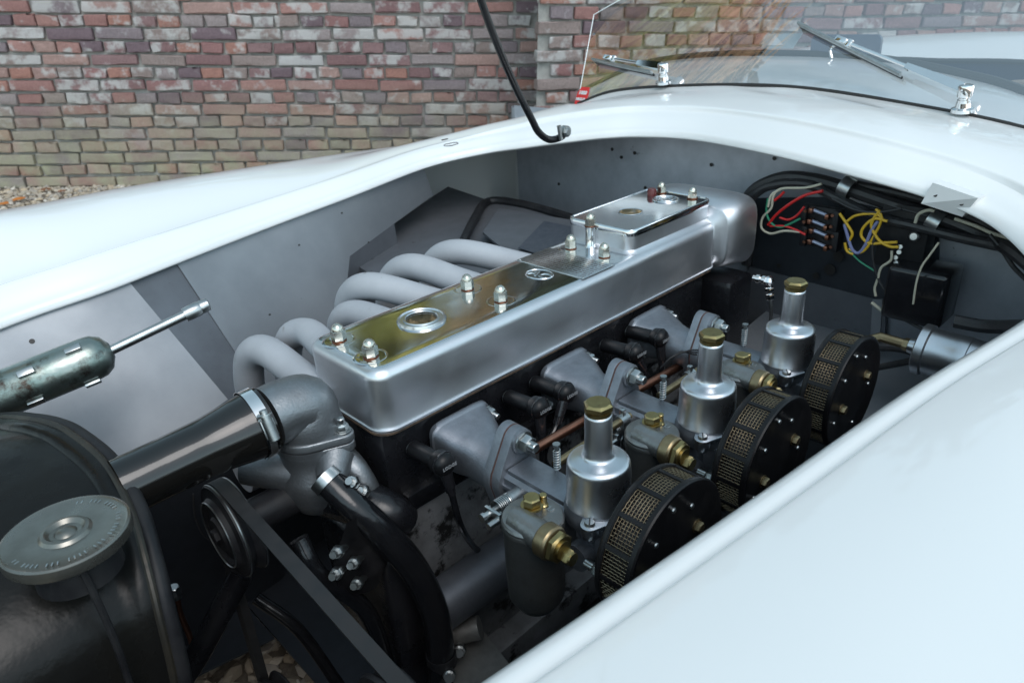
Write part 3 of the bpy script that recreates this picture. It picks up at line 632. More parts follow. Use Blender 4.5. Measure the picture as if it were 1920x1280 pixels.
# chipped paint on far rail
bpy.context.view_layer.update()
def on_body(px, py):
    d = (BC[2]+BC[0]*((px-960)/FPX)+BC[1]*((640-py)/FPX)).normalized(); ok, h, n_, _ = bp.data_ray(CE-car.base, d) if False else bp.ray_cast(CE-car.base, d); return (h+car.base, n_ if n_.dot(d) < 0 else -n_) if ok else (None, None)
for (px, py, w_, h_, an) in ((846, 271, .016, .0045, .1), (834, 262, .007, .0015, .1)):
    hp_, hn = on_body(px, py)
    if hp_ is not None:
        tx_ = (V((.8, -.5, .2))-hn*hn.dot(V((.8, -.5, .2)))).normalized(); ty_ = hn.cross(tx_); rnd = random.Random(px)
        car.part('paint_chip', MB().tube([hp_+hn*.0004+tx_*w_*math.cos(k*2*math.pi/16)*rnd.uniform(.85, 1.1)+ty_*h_*math.sin(k*2*math.pi/16)*rnd.uniform(.8, 1.2) for k in range(17)], .0007, 6), M_seal)

# inner wing panels, far side
def sheet(pts, th=.002, nrm=None):
    q = [V(p) for p in pts]; nr = nrm or (q[1]-q[0]).cross(q[-1]-q[0]).normalized(); n_ = len(q)
    return MB().add(q+[p-nr*th for p in q], [tuple(range(n_)), tuple(range(2*n_-1, n_-1, -1))]+[(i, (i+1) % n_, (i+1) % n_+n_, i+n_) for i in range(n_)])
def rail_pt(px):
    """point of the far rail edge seen in photo column px"""
    def col(p): q = BE@(p-CE); return 960+FPX*q.x/q.z
    i = min(range(idx(10)), key=lambda k: abs(col(LL[k])-px)); return LL[i]+V((-.002, .012, -.006))
def hang(px, q, y):
    """panel edge that leaves the rail at photo column px and passes pixel q"""
    t0 = rail_pt(px); t1 = P(*q, y=y); return t0, t1
e1t, e1b = hang(238, (411, 729), .405); e1b = e1t+(e1b-e1t)*1.30
e2t, e2b = hang(336, (469, 702), .43); e2b = e2t+(e2b-e2t)*1.25
topA = [rail_pt(x) for x in (0, 60, 120, 180)]
car.part('inner_wing_front', MB().loft([[V((-.62, .46, .72)), V((-.62, .46, .72))+(e1b-e1t)]]+[[t, t+(e1b-e1t)] for t in topA]+[[e1t, e1b]], closed=False), M_sheet)
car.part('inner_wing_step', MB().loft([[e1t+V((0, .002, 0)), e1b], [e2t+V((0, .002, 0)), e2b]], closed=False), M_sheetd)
car.part('lower_shade_panel', MB().loft([[q_, q_+V((.02, .03, -.2)), q_+V((.02, .12, -.5))] for q_ in (V((-.62, .46, .72))+(e1b-e1t), e1b, e2b, e2b+V((.6, .06, 0)))], closed=False), M_fdark)  # dark sheet colour stands in for the shade low on the wing
kT, kB = rail_pt(805), P(812, 366, y=.60)
rows = []
for k in range(9):
    u = k/8; t = rail_pt(336+(805-336)*u) if k < 8 else kT
    lowp = [e2t.lerp(e2b, .85), P(600, 740, y=.44), P(640, 640, y=.47), P(656, 480, y=.53), kB][min(4, int(u*4))].lerp([e2t.lerp(e2b, .85), P(600, 740, y=.44), P(640, 640, y=.47), P(656, 480, y=.53), kB][min(4, int(u*4)+1)], u*4-int(u*4))
    rows.append([t, lowp] if k == 8 else [t, lowp, lowp+V((.02, .01, -.25))])
car.part('inner_wing_rear', MB().loft([r_[:2] for r_ in rows], closed=False), M_sheet, sharp=60)
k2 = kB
car.part('inner_wing_shade', MB().loft([r_[1:] for r_ in rows[:8]], closed=False), M_sheetd)  # darker sheet colour stands in for the shade around the exhaust pipes

def on_sheet(px, py, a, b, c):
    n_ = (b-a).cross(c-a); rr = BC[2]+BC[0]*((px-960)/FPX)+BC[1]*((640-py)/FPX); t = n_.dot(a-CE)/n_.dot(rr); n_.normalize()
    return CE+rr*t, (n_ if n_.dot(CE-a) > 0 else -n_)
for q in ((140, 583), (172, 583), (60, 640)):
    p, n_ = on_sheet(*q, e1t, e1b, topA[1]); car.part('drilled_hole', MB().lathe([(.0035, .0008), (.0035, .0014)], p, n_, 10), M_seal)
for q in ((560, 460), (505, 590), (690, 455), (640, 400)):
    p, n_ = on_sheet(*q, e2t, e2b, kT); car.part('drilled_hole', MB().lathe([(.0016, .0010), (.0016, .0030)], p, n_, 8), M_seal)
# footwell box and gearbox tunnel
fb = MB(); z0 = .655
fbp = [P(650, 482, z=z0), P(812, 368, z=z0+.03), P(840, 350, z=z0+.03), P(905, 372, z=z0+.03), P(1090, 410, z=z0+.03), V((.62, .12, z0)), P(700, 515, z=z0)]
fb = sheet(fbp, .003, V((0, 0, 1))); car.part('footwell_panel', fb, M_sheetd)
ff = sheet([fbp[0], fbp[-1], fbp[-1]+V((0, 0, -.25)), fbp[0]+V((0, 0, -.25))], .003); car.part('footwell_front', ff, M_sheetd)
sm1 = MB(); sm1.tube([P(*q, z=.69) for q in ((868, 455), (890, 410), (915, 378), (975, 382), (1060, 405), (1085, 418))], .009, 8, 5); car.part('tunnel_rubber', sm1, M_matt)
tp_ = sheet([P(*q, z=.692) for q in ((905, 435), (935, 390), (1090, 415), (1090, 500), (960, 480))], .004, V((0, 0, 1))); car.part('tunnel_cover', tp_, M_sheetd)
pl_ = sheet([P(*q, z=.697) for q in ((972, 464), (1020, 414), (1090, 428), (1050, 490))], .0012, V((0, 0, 1))); pp_ = car.part('printed_plate', pl_, mat('dark_plate', (.05, .06, .075), (.08, .09, .11), .5, .3, None, 120, 3))
# firewall
fwm = MB(); rows = []
for k in range(25):
    y = .66-1.12*k/24; xx = .86-.0*abs(y)
    rows.append([V((xx+.10*math.exp(-((y-.1)/.3)**2)*0, y, z)) for z in (.20, .45, .60, .72, .80, .86)])
fwm.loft(rows, closed=False); car.part('firewall', fwm, M_fw, label='dull aluminium firewall with drilled holes')
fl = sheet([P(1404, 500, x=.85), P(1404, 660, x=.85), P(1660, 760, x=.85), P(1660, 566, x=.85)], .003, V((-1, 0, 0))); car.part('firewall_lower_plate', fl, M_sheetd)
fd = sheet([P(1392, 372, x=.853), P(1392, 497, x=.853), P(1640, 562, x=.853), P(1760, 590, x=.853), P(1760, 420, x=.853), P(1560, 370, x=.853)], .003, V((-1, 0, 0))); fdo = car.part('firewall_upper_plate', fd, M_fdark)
for q in ((1148, 280), (1190, 287), (1334, 309), (1452, 297), (1048, 345), (1210, 352), (1165, 295)): car.part('drilled_hole', MB().lathe([(.0035, 0), (.0035, .001)], P(*q, x=.858), (-1, 0, 0), 10), M_seal)
for q, r_ in (((1572, 481), .009), ((1556, 505), .010), ((1460, 498), .004), ((1530, 517), .006)): car.part('drilled_hole', MB().lathe([(r_, 0), (r_, .001)], P(*q, x=.846), (-1, 0, 0), 14), M_seal)
# near inner wing, and added dark floor sheets that close the bay from below
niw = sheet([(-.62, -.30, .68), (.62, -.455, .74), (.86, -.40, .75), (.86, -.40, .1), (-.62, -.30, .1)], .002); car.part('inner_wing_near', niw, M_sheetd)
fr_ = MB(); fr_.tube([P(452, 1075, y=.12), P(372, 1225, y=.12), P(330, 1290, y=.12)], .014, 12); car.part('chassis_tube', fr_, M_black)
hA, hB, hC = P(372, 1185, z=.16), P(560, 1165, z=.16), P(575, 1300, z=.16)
for q4 in (((hC.x+.02, -.42), (hC.x+.02, .80), (1.0, .80), (1.0, -.42)), ((-.62, -.42), (-.62, hC.y-.02), (hC.x+.018, hC.y-.02), (hC.x+.018, -.42)), ((-.62, hA.y), (-.62, .80), (hC.x+.018, .80), (hC.x+.018, hB.y))): car.part('shade_undertray', sheet([(x_, y_, .16) for x_, y_ in q4], .004, V((0, 0, 1))), M_fdark)  # added dark sheets: hide pale gravel, bay shade put into their colour

ns = MB(); rows = []
for k in range(9):
    u = k/8; a = R_(90)*u; rows.append([V((-.60-.5*math.sin(a)*(1-.25*abs(v)), .07+v*(.64-.18*u), (.735 if v > 0 else .72)+.04*(1-v*v)-.45*(1-math.cos(a)))) for v in [j/8-1 for j in range(17)]])
rows.append([p+V((.02, 0, -.15)) for p in rows[-1]])
ns.loft(rows, closed=False); car.part('nose_panel', ns, M_paint, sharp=60)
# bonnet stay
sb = MB(); s0 = P(1040, 260, y=.318)
sp_ = [P(925, 65, y=s0.y).lerp(P(880, -60, y=s0.y), 4.2), P(880, -60, y=s0.y+.0), P(925, 65, y=s0.y), P(965, 160, y=s0.y), P(996, 222, y=s0.y), P(1010, 248, y=s0.y), P(1030, 262, y=s0.y), P(1052, 257, y=s0.y), P(1060, 246, y=s0.y)]
sb.tube(sp_, .0062, 12, 5)
stay = Thing('bonnet_stay', 'black steel bonnet stay rod rising from the far corner of the engine bay', 'stay rod', sp_[6]); stay.part('rod', sb, M_black)
sc_ = MB(); sc_.hex(P(1061, 248, y=s0.y-.012), (0, -1, 0), .013, .007); sc_.lathe([(.010, 0), (.010, .01)], P(1056, 246, y=s0.y-.004), (0, -1, 0), 16); sc_.tube([P(1048, 236, y=s0.y-.01), P(1052, 262, y=s0.y-.01)], .004, 8); stay.part('pivot_bolt', sc_, M_steel)

# ---------------------------------------------------------------- ENGINE
ZT = .75
eng = Thing('engine', 'straight six engine with long polished aluminium valve cover', 'engine', (.3, .07, .30))
bl = MB(); bl.box((.315, .068, .625), (.63, .128, .10), bev=.004); bl.box((.315, .068, .5775), (.60, .15, .024), bev=.003); eng.part('cylinder_head', bl, M_black)
bk = MB(); bk.box((.315, .068, .42), (.61, .135, .285), bev=.008); bk.box((.315, .068, .25), (.5, .2, .06), bev=.01); eng.part('engine_block', bk, mat('block_alloy', (.20, .21, .22), (.12, .125, .13), .5, .5, .6, 30, 7, bump=.0006, bscale=200, c3=(.012, .012, .012), c3t=(.5, .56), c3scale=14))
gk = MB(); gk.box((.03, -.0015, .5655), (.10, .003, .003), bev=.0005); gk.box((.3, .068, .5655), (.58, .137, .002)); eng.part('head_gasket', gk, mat('gasket', (.16, .05, .05), (.05, .03, .04), .3, .4, None, 60))
# valve cover
def cover_rings(x0, x1, y0, y1, zb, zt, r, er, lip=.003):
    rg = []
    def ring(ins, z): return [V((p[0], p[1], z)) for p in rrect(x0+ins, x1-ins, y0+ins, y1-ins, max(r-ins, .003), 7)]
    rg.append(ring(-lip, zb)); rg.append(ring(-lip, zb+.0025)); rg.append(ring(-lip*.4, zb+.0035)); rg.append(ring(0, zb+.006))
    rg.append(ring(.0, zb+(zt-er-zb)*.5))
    for k in range(8): a = math.pi/2*k/7; rg.append(ring(er*(1-math.cos(a)), zt-er+er*math.sin(a)))
    rg.append(ring(er+.012, zt+.0004)); return rg
vc = MB(); vc.loft(cover_rings(.0, .66, .0, .142, .676, ZT, .021, .0125))
M_CVs = mat('cover_side_aluminium', (.74, .75, .77), (.60, .62, .65), .34, 1, .48, 12, 8, bump=.00008, bscale=30, c3=(.45, .45, .44), c3t=(.66, .80), c3scale=70)
M_CV = mat('cover_aluminium', (.70, .71, .72), (.58, .60, .62), .07, 1, .15, 10, 8, bump=.00015, bscale=14, c3=(.50, .49, .46), c3t=(.62, .80), c3scale=60)
cover = eng.part('valve_cover', vc, [M_CV, M_CVs], label='long polished aluminium valve cover with rounded edges', sharp=50)
for p_ in cover.data.polygons: p_.material_index = 0 if p_.normal.z > .97 else 1
boolean_cut(cover, [MB().lathe([(.0186, -.03), (.0186, .03)], V((.12, .0735, ZT))-eng.base, (0, 0, 1), 28)])
fr2 = MB(); fr2.lathe([(.0187, -.016), (.0187, .003), (.0198, .0042), (.0215, .0042), (.0220, .0028), (.0260, .0028), (.0270, .0044), (.0288, .0042), (.0298, .0012), (.0298, -.001)], (.12, .0735, ZT), n=40, caps=False); eng.part('filler_ring', fr2, M_cover, under=cover)
gz = MB()
for k in range(-8, 9):
    h = math.sqrt(max(.0186**2-(k*.0021)**2, 0))
    gz.tube([(.12+k*.0021, .0735-h, ZT-.013), (.12+k*.0021, .0735+h, ZT-.013)], .00045, 4); gz.tube([(.12-h, .0735+k*.0021, ZT-.0126), (.12+h, .0735+k*.0021, ZT-.0126)], .00045, 4)
gz.lathe([(.0187, -.0155), (.0187, -.015)], (.12, .0735, ZT), n=24); eng.part('filler_gauze', gz, M_bronze, under=cover)
cg = MB(); cg.loft([[V((p[0], p[1], z_)) for p in rrect(-.0035, .655, -.0035, .1455, .022, 7)] for z_ in (.6738, .6758)]); eng.part('cover_gasket', cg, mat('cork_gasket', (.10, .06, .035), (.03, .022, .016), .7, 0, .8, 90, 6), under=cover)
# acorn nuts with raised pads
def nut_pair(x, y, z=ZT, big=1, wash=True, pad=True):
    a = MB(); a.acorn((x, y, z+.0016), (0, 0, 1), .0152*big, .0205*big); o = eng.part('acorn_nut', a, M_nut, under=cover)
    w2 = MB(); w2.lathe([(.0084, 0), (.0086, .0016), (.007, .0019)], (x, y, z), n=20); eng.part('washer', w2, M_washer, under=cover)
    if pad:
        p_ = MB(); p_.lathe([(.0200, -.0002), (.0185, .0005), (.0165, .0006), (.0148, .0002), (.008, .0002)], (x, y, z), n=32); eng.part('nut_pad', p_, M_CV, under=cover)
for x in (.0245, .220, .4235):
    for y in (.0405, .104): nut_pair(x, y)
# raised rear box with its lid
bx = MB()
def boxring(ins, z): return [V((p[0], p[1], z)) for p in rrect(.452+ins, .66-ins, .0155+ins, .136-ins, max(.014-ins, .002), 6)]
bx.loft([boxring(-.008, ZT-.001), boxring(-.003, ZT+.001), boxring(0, ZT+.005), boxring(0, ZT+.025)])
bxo = eng.part('cover_box', bx, M_CVs, under=cover)
ld = MB()
ld.loft([boxring(-.0015, ZT+.0255), boxring(-.0018, ZT+.0325), boxring(-.0005, ZT+.0348), boxring(.0012, ZT+.0354), boxring(.0024, ZT+.0350), boxring(.0030, ZT+.0338), boxring(.02, ZT+.0338)])
ldo = eng.part('cover_lid', ld, M_CV, under=cover)
boolean_cut(ldo, [MB().lathe([(.0170, -.006), (.0170, .01)], V((.532, .078, ZT+.034))-eng.base, (0, 0, 1), 28)])
g3 = MB()
for k in range(-8, 9):
    h = math.sqrt(max(.0170**2-(k*.0019)**2, 0)); g3.tube([(.532+k*.0019, .078-h, ZT+.0278), (.532+k*.0019, .078+h, ZT+.0278)], .0004, 4); g3.tube([(.532-h, .078+k*.0019, ZT+.0282), (.532+h, .078+k*.0019, ZT+.0282)], .0004, 4)
eng.part('lid_gauze', g3, M_bronze, under=cover)
g3r = MB(); g3r.lathe([(.0170, -.004), (.0173, .0002), (.0183, .0008), (.0192, .0)], (.532, .078, ZT+.034), n=32, caps=False); eng.part('vent_ring', g3r, M_cover, under=cover)
ps = MB(); ps.lathe([(.0095, 0), (.0075, .003), (.0070, .020), (.0074, .031)], (.447, .086, ZT), n=20); eng.part('lid_post', ps, M_CV, under=cover)
nut_pair(.447, .086, ZT+.031, .92, pad=False)
for q in ((1240, 362), (1298, 372)):
    p = P(*q, z=ZT+.034); nut_pair(p.x, p.y, ZT+.034, .85, pad=False)
bo2 = MB(); pq = P(1248, 372, z=ZT+.036)
for r_ in (.020, .0125): bo2.tube([(pq.x+r_*math.cos(2*math.pi*k/28), pq.y+r_*math.sin(2*math.pi*k/28), ZT+.0348) for k in range(29)], .0012, 6)
bo2.text('AC', (pq.x, pq.y, ZT+.0352), (0, -1, 0), (1, 0, 0), .014, .0006); eng.part('embossed_badge', bo2, M_cover, under=cover)
rc = MB(); pr_ = P(1222, 366, z=ZT+.034); rc.lathe([(.0075, 0), (.0075, .008), (.006, .011)], pr_, n=16); eng.part('red_seal', rc, plain('red_black', (.10, .015, .015), .3), under=cover)
# data plate with rows of tiny engraved print
def print_mat():
    m = mat('engraved_plate', (.62, .62, .62), (.52, .52, .53), .2, 1, .3, 20, 6); t = m.node_tree; N = t.nodes; L = t.links; b = N['Principled BSDF']
    tc = N.new('ShaderNodeTexCoord'); sp = N.new('ShaderNodeSeparateXYZ'); L.new(tc.outputs['Object'], sp.inputs[0])
    wv = N.new('ShaderNodeMath'); wv.operation = 'MULTIPLY'; wv.inputs[1].default_value = 1/.0060; L.new(sp.outputs[0], wv.inputs[0]); fr = N.new('ShaderNodeMath'); fr.operation = 'FRACT'; L.new(wv.outputs[0], fr.inputs[0])
    ls = N.new('ShaderNodeMath'); ls.operation = 'LESS_THAN'; ls.inputs[1].default_value = .40; L.new(fr.outputs[0], ls.inputs[0])
    nz = N.new('ShaderNodeTexNoise'); nz.inputs['Scale'].default_value = 1; mp = N.new('ShaderNodeMapping'); mp.inputs['Scale'].default_value = (330, 700, 1); L.new(tc.outputs['Object'], mp.inputs[0]); L.new(mp.outputs[0], nz.inputs['Vector'])
    gt = N.new('ShaderNodeMath'); gt.operation = 'GREATER_THAN'; gt.inputs[1].default_value = .47; L.new(nz.outputs[0], gt.inputs[0])
    mu = N.new('ShaderNodeMath'); mu.operation = 'MULTIPLY'; L.new(ls.outputs[0], mu.inputs[0]); L.new(gt.outputs[0], mu.inputs[1])
    # keep a margin
    def rng(src, a, c):
        g1 = N.new('ShaderNodeMath'); g1.operation = 'GREATER_THAN'; g1.inputs[1].default_value = a; L.new(src, g1.inputs[0]); g2 = N.new('ShaderNodeMath'); g2.operation = 'LESS_THAN'; g2.inputs[1].default_value = c; L.new(src, g2.inputs[0])
        g3 = N.new('ShaderNodeMath'); g3.operation = 'MULTIPLY'; L.new(g1.outputs[0], g3.inputs[0]); L.new(g2.outputs[0], g3.inputs[1]); return g3.outputs[0]
    m2 = N.new('ShaderNodeMath'); m2.operation = 'MULTIPLY'; L.new(mu.outputs[0], m2.inputs[0]); L.new(rng(sp.outputs[0], .043, .098), m2.inputs[1])
    m3 = N.new('ShaderNodeMath'); m3.operation = 'MULTIPLY'; L.new(m2.outputs[0], m3.inputs[0]); L.new(rng(sp.outputs[1], -.060, .048), m3.inputs[1])
    old = b.inputs['Base Color'].links[0].from_socket; mx = N.new('ShaderNodeMix'); mx.data_type = 'RGBA'; L.new(m3.outputs[0], mx.inputs['Factor']); L.new(old, mx.inputs['A']); mx.inputs['B'].default_value = (.14, .055, .05, 1); L.new(mx.outputs['Result'], b.inputs['Base Color']); return m
pt = MB(); pt.prism([(.338, .006), (.404, .006), (.404, .131), (.338, .131)], (0, 0, ZT+.0003), (1, 0, 0), (0, 1, 0), .0009, .0003); eng.part('data_plate', pt, print_mat(), under=cover)
for x, y in ((.341, .009), (.341, .128), (.401, .009)): eng.part('plate_rivet', MB().lathe([(.0016, .001), (.0012, .0019)], (x, y, ZT), n=8), M_steel, under=cover)
rd = MB(); rp = V((.3165, .066, ZT))
for k in range(1): rd.tube([rp+V((.0165*math.cos(2*math.pi*j/32), .0205*math.sin(2*math.pi*j/32), .0006)) for j in range(33)], .0010, 6)
rd.text('AC', rp+V((0, 0, .0008)), (0, -1, 0), (1, 0, 0), .024, .0006, .0002); eng.part('embossed_roundel', rd, M_cover, under=cover)
# rear timing bulge
tb = MB(); rows = []
for x, gr in ((.652, -.006), (.658, -.002), (.6590, .010), (.6605, .013), (.690, .019), (.722, .024), (.733, .021), (.739, .012), (.741, -.004)):
    rg = []
    for k in range(40):
        a = 2*math.pi*k/40; ca, sa = math.cos(a), math.sin(a); e = .42
        rg.append(V((x, .066+(.071+gr)*math.copysign(abs(ca)**.34, ca), .722+(.042+gr*.75)*math.copysign(abs(sa)**.45, sa))))
    rows.append(rg)
tb.loft(rows); eng.part('timing_case', tb, M_CVs, under=cover, sharp=60)
tb2 = MB(); tb2.box((.70, .066, .52), (.075, .19, .26), bev=.012); eng.part('rear_case', tb2, M_black)

# intake stubs
def stub(cx):
    sb_ = MB(); rings_ = []
    # from a wide port flange on the head to the round mouth at the carburettor
    n = 40
    for t, w_, h_, e, dz in ((0, .0440, .0285, .36, 0), (.0065, .0440, .0285, .36, 0), (.0075, .0425, .0270, .36, 0), (.009, .0415, .0260, .38, 0), (.022, .0400, .0255, .45, 0), (.038, .036, .0252, .55, 0), (.056, .030, .0250, .75, 0), (.075, .028, .0265, 1, 0), (.090, .0255, .0255, 1, 0), (.098, .025, .025, 1, 0)):
        rg = []
        for k in range(n):
            a = 2*math.pi*k/n; ca, sa = math.cos(a), math.sin(a)
            rg.append(V((cx+.019*(1-min(1, t/.09))+w_*math.copysign(abs(ca)**e, ca), -.006-t, .636+h_*math.copysign(abs(sa)**e, sa)-abs(ca)*.0)))
        rings_.append(rg)
    sb_.loft(rings_); o = eng.part('intake_stub', sb_, M_stub, sharp=60)
    for q in ((cx+.056, .650), (cx-.020, .616)):
        nn = MB(); nn.lathe([(.0085, 0), (.0085, .0015)], (q[0], -.016, q[1]), (0, -1, 0), 16); nn.hex((q[0], -.0175, q[1]), (0, -1, 0), .012, .009); nn.lathe([(.0038, .008), (.0038, .016), (.003, .017)], (q[0], -.0175, q[1]), (0, -1, 0), 12); eng.part('stub_nut', nn, M_steel, under=o)
    ou = hull2([(0, 0, .030), (.006, .042, .0142), (-.004, -.042, .0142)])
    f1 = MB(); f1.prism([(p[0], p[1]) for p in ou], (cx, -.101, .640), (1, 0, 0), (0, 0, 1), .010, .0015); eng.part('stub_flange', f1, M_stub, under=o)
CX = [.080, .262, .444]
for cx in CX: stub(cx)
# front of the engine: thermostat housing, elbow, pulley
th = MB(); hc = V((-.052, .066, 0))
th.lathe([(.018, .585), (.030, .590), (.037, .605), (.040, .622), (.039, .636), (.0335, .645), (.0345, .66), (.037, .672), (.037, .6745)], hc, n=36)
th.tube([hc+V((-.01, .0, .632)), hc+V((-.058, .052, .640))], [.026, .019], 20); th.tube([hc+V((.01, -.03, .655)), P(612, 893, y=.022)+V((.004, -.004, -.004))], [.022, .0165], 20)
th.prism(hull2([(0, 0, .036), (.022, -.036, .011), (.026, .034, .011)]), hc+V((0, 0, .6655)), (1, 0, 0), (0, 1, 0), .009, .0015)
tho = eng.part('thermostat_housing', th, M_cast, sharp=50)
ltx = MB(); dF = V((.10, -.995, 0)); ltx.text('F-DB', V((hc.x, hc.y, .604))+dF*.0372, (.995, .10, 0), (0, 0, 1), .015, .0012); eng.part('cast_lettering', ltx, M_cast, under=tho)
el = MB(); e0 = P(503, 782, y=.067); 
pathE = [e0, e0+V((.020, 0, .0005)), e0+V((.040, -.0005, -.004)), V((-.050, .066, .695)), V((-.048, .066, .6795))]
el.tube(pathE, [.0325, .0325, .0335, .036, .037], 36, 6)
el.prism(hull2([(0, 0, .037), (.022, -.036, .0115), (.026, .034, .0115)]), V((-.052, .066, .6765)), (1, 0, 0), (0, 1, 0), .0085, .0018)
elo = eng.part('water_elbow', el, M_cast, sharp=50)
bt = MB(); bp_ = V((-.030, .030, .685)); bt.lathe([(.0095, 0), (.0095, .0018)], bp_, n=20); bt.hex(bp_+V((0, 0, .0018)), (0, 0, 1), .0125, .008); bt.lathe([(.0042, .009), (.0042, .016), (.0032, .017)], bp_, n=12); eng.part('elbow_nut', bt, M_steel, under=elo)
# front castings and bolts below the cover
fc2 = MB(); fc2.box((-.020, .04, .44), (.045, .15, .22), bev=.015, seg=3); fc2.tube([(-.045, .06, .60), (-.02, -.012, .595), (.0, -.02, .575)], [.03, .024, .018], 14, 4); eng.part('front_case', fc2, M_black)
ar2 = MB(); ar2.tube([P(640, 852, y=.045), P(664, 876, y=.022), P(690, 912, y=.008), P(700, 935, y=.006)], [.015, .014, .012, .009], 20, 5); eng.part('casting_arm', ar2, M_cast)
nb2 = MB()
for q, y_ in (((664, 905), -.004), ((684, 922), -.006)):
    p = P(*q, y=y_); nb2.hex(p, (-.6, -.4, .7), .013, .009); nb2.lathe([(.004, 0), (.004, .015)], p, (-.6, -.4, .7), 10)
eng.part('case_bolt', nb2, M_steel)
for q in ((636, 1032), (667, 1052), (673, 1090), (634, 1072)):
    p = P(*q, y=-.035); n3 = MB(); n3.hex(p, (-.7, -.5, .4), .012, .008); n3.tube([p-V((-.7, -.5, .4))*.02, p+V((-.7, -.5, .4))*.016], .004, 8); eng.part('bracket_bolt', n3, M_steel)
brk = MB(); ctr = [P(*q, y=-.03) for q in ((650, 980), (700, 1010), (712, 1060), (690, 1110), (640, 1120), (625, 1060))]; brk.loft([[p+V((d_, 0, 0)) for p in ctr] for d_ in (.0, .012)]); eng.part('water_pump_bracket', brk, M_matt)
# pulley
pc_ = P(440, 987, x=-.150); ax_ = V((1, .0, 0)); pl = MB()
prof = [(.010, -.019), (.018, -.019), (.020, -.016), (.030, -.014), (.034, -.0175), (.0375, -.0175), (.040, -.013), (.0485, -.011), (.0515, -.0115), (.0525, -.009), (.0525, -.007), (.0465, .0), (.0525, .007), (.0525, .009), (.05, .011), (.02, .012)]
pl.lathe(prof, pc_, ax_, 48); po = eng.part('pump_pulley', pl, M_matt)
pl2 = MB()
for r_, h_ in ((.0527, -.009), (.0372, -.0182), (.0523, .0092)): pl2.tube([pc_+V((h_, r_*math.cos(2*math.pi*k/48), r_*math.sin(2*math.pi*k/48))) for k in range(49)], .0009, 6)
eng.part('pulley_rim', pl2, M_steel, under=po)
pb2 = MB(); pb2.hex(pc_+V((-.024, 0, 0)), (1, 0, 0), .014, .008); pb2.tube([pc_, pc_+V((.11, 0, 0))], .02, 16); eng.part('pulley_shaft', pb2, M_matt, under=po)
# lower pulleys
pd = P(760, 1360, x=-.150); pk = V((-.150, .07, .30)); pl3 = MB()
pl3.lathe(prof, pd, ax_, 40); eng.part('dynamo_pulley', pl3, M_matt)
prof2 = [(r*1.25, h) for r, h in prof]; pl4 = MB(); pl4.lathe(prof2, pk, ax_, 40); eng.part('crank_pulley', pl4, M_matt)
# fan belt round the three pulleys
def belt_loop(circs):
    pts = []
    for y_, z_, r_ in circs:
        for k in range(60): a = 2*math.pi*k/60; pts.append((y_+r_*math.cos(a), z_+r_*math.sin(a)))
    return hull2([(c[0], c[1], c[2]) for c in circs], 14)
bo3 = belt_loop([(pc_.y, pc_.z, .050), (pd.y, pd.z, .050), (pk.y, pk.z, .062)])
bl_ = MB(); sec = ((-.0072, .0040), (.0072, .0040), (.0048, -.005), (-.0048, -.005)); rings_ = []
cen = V((-.150, sum(p[0] for p in bo3)/len(bo3), sum(p[1] for p in bo3)/len(bo3)))
nB = len(bo3)
for i in range(nB):
    p = V((-.150, bo3[i][0], bo3[i][1])); a = V((0, *bo3[i-1])); b = V((0, *bo3[(i+1) % nB])); t = (b-a); t.x = 0; t.normalize(); nn = V((0, t.z, -t.y))
    if nn.dot(p-cen) < 0: nn = -nn
    rings_.append([p+V((s1, 0, 0))+nn*s2 for s1, s2 in sec])
rings_.append(rings_[0]); bl_.loft(rings_, True, False, False)
single('fan_belt', bl_, M_belt, 'wide black rubber fan belt running down over the pulleys', 'belt', pc_)
for pts_, r2 in (([P(560, 1010, y=.0), P(600, 1080, y=-.02), P(690, 1150, y=-.02), P(740, 1300, y=-.02)], .010), ([P(480, 1120, y=.16), P(560, 1180, y=.12), P(640, 1290, y=.08)], .008), ([P(760, 1140, y=0), P(900, 1060, y=0), P(1000, 1120, y=-.05)], .006)):
    eng.part('low_pipe', MB().tube(pts_, r2, 12, 6), M_rubber)
# dynamo and engine mount, low in the dark
dy = MB(); q0, q1 = P(800, 1150, y=-.10), P(960, 1050, y=-.10); dd = (V((1, 0, 0))); r_ = .031
dy.lathe([(.02, -.06), (r_*.97, -.055), (r_, -.05), (r_, .22), (r_*.96, .225), (.02, .226)], (P(885, 1092, y=-.035).x-.012, -.035, P(885, 1092, y=-.035).z), dd, 32); eng.part('starter_body', dy, mat('dull_silver', (.15, .16, .18), (.09, .10, .115), .4, .7, .55, 20, 6))
mt_ = MB(); mt_.loft([[p+V((0, 0, dz)) for p in [P(*q, z=.36) for q in ((830, 1190), (905, 1180), (960, 1250), (900, 1330), (820, 1330))]] for dz in (-.03, 0)]); mt_.tube([P(840, 1190, z=.38), P(900, 1175, z=.39)], .015, 12); eng.part('engine_mount', mt_, mat('mount_alloy', (.22, .22, .21), (.14, .14, .135), .5, .6, .6, 30, 7, bump=.0008, bscale=120))
mb_ = MB()
for q in ((862, 1216), (843, 1262)):
    p = P(*q, z=.385); mb_.hex(p, (-.5, -.6, .5), .014, .009); mb_.tube([p-V((-.5, -.6, .5))*.02, p+V((-.5, -.6, .5))*.02], .005, 10)
eng.part('mount_bolt', mb_, M_steel)

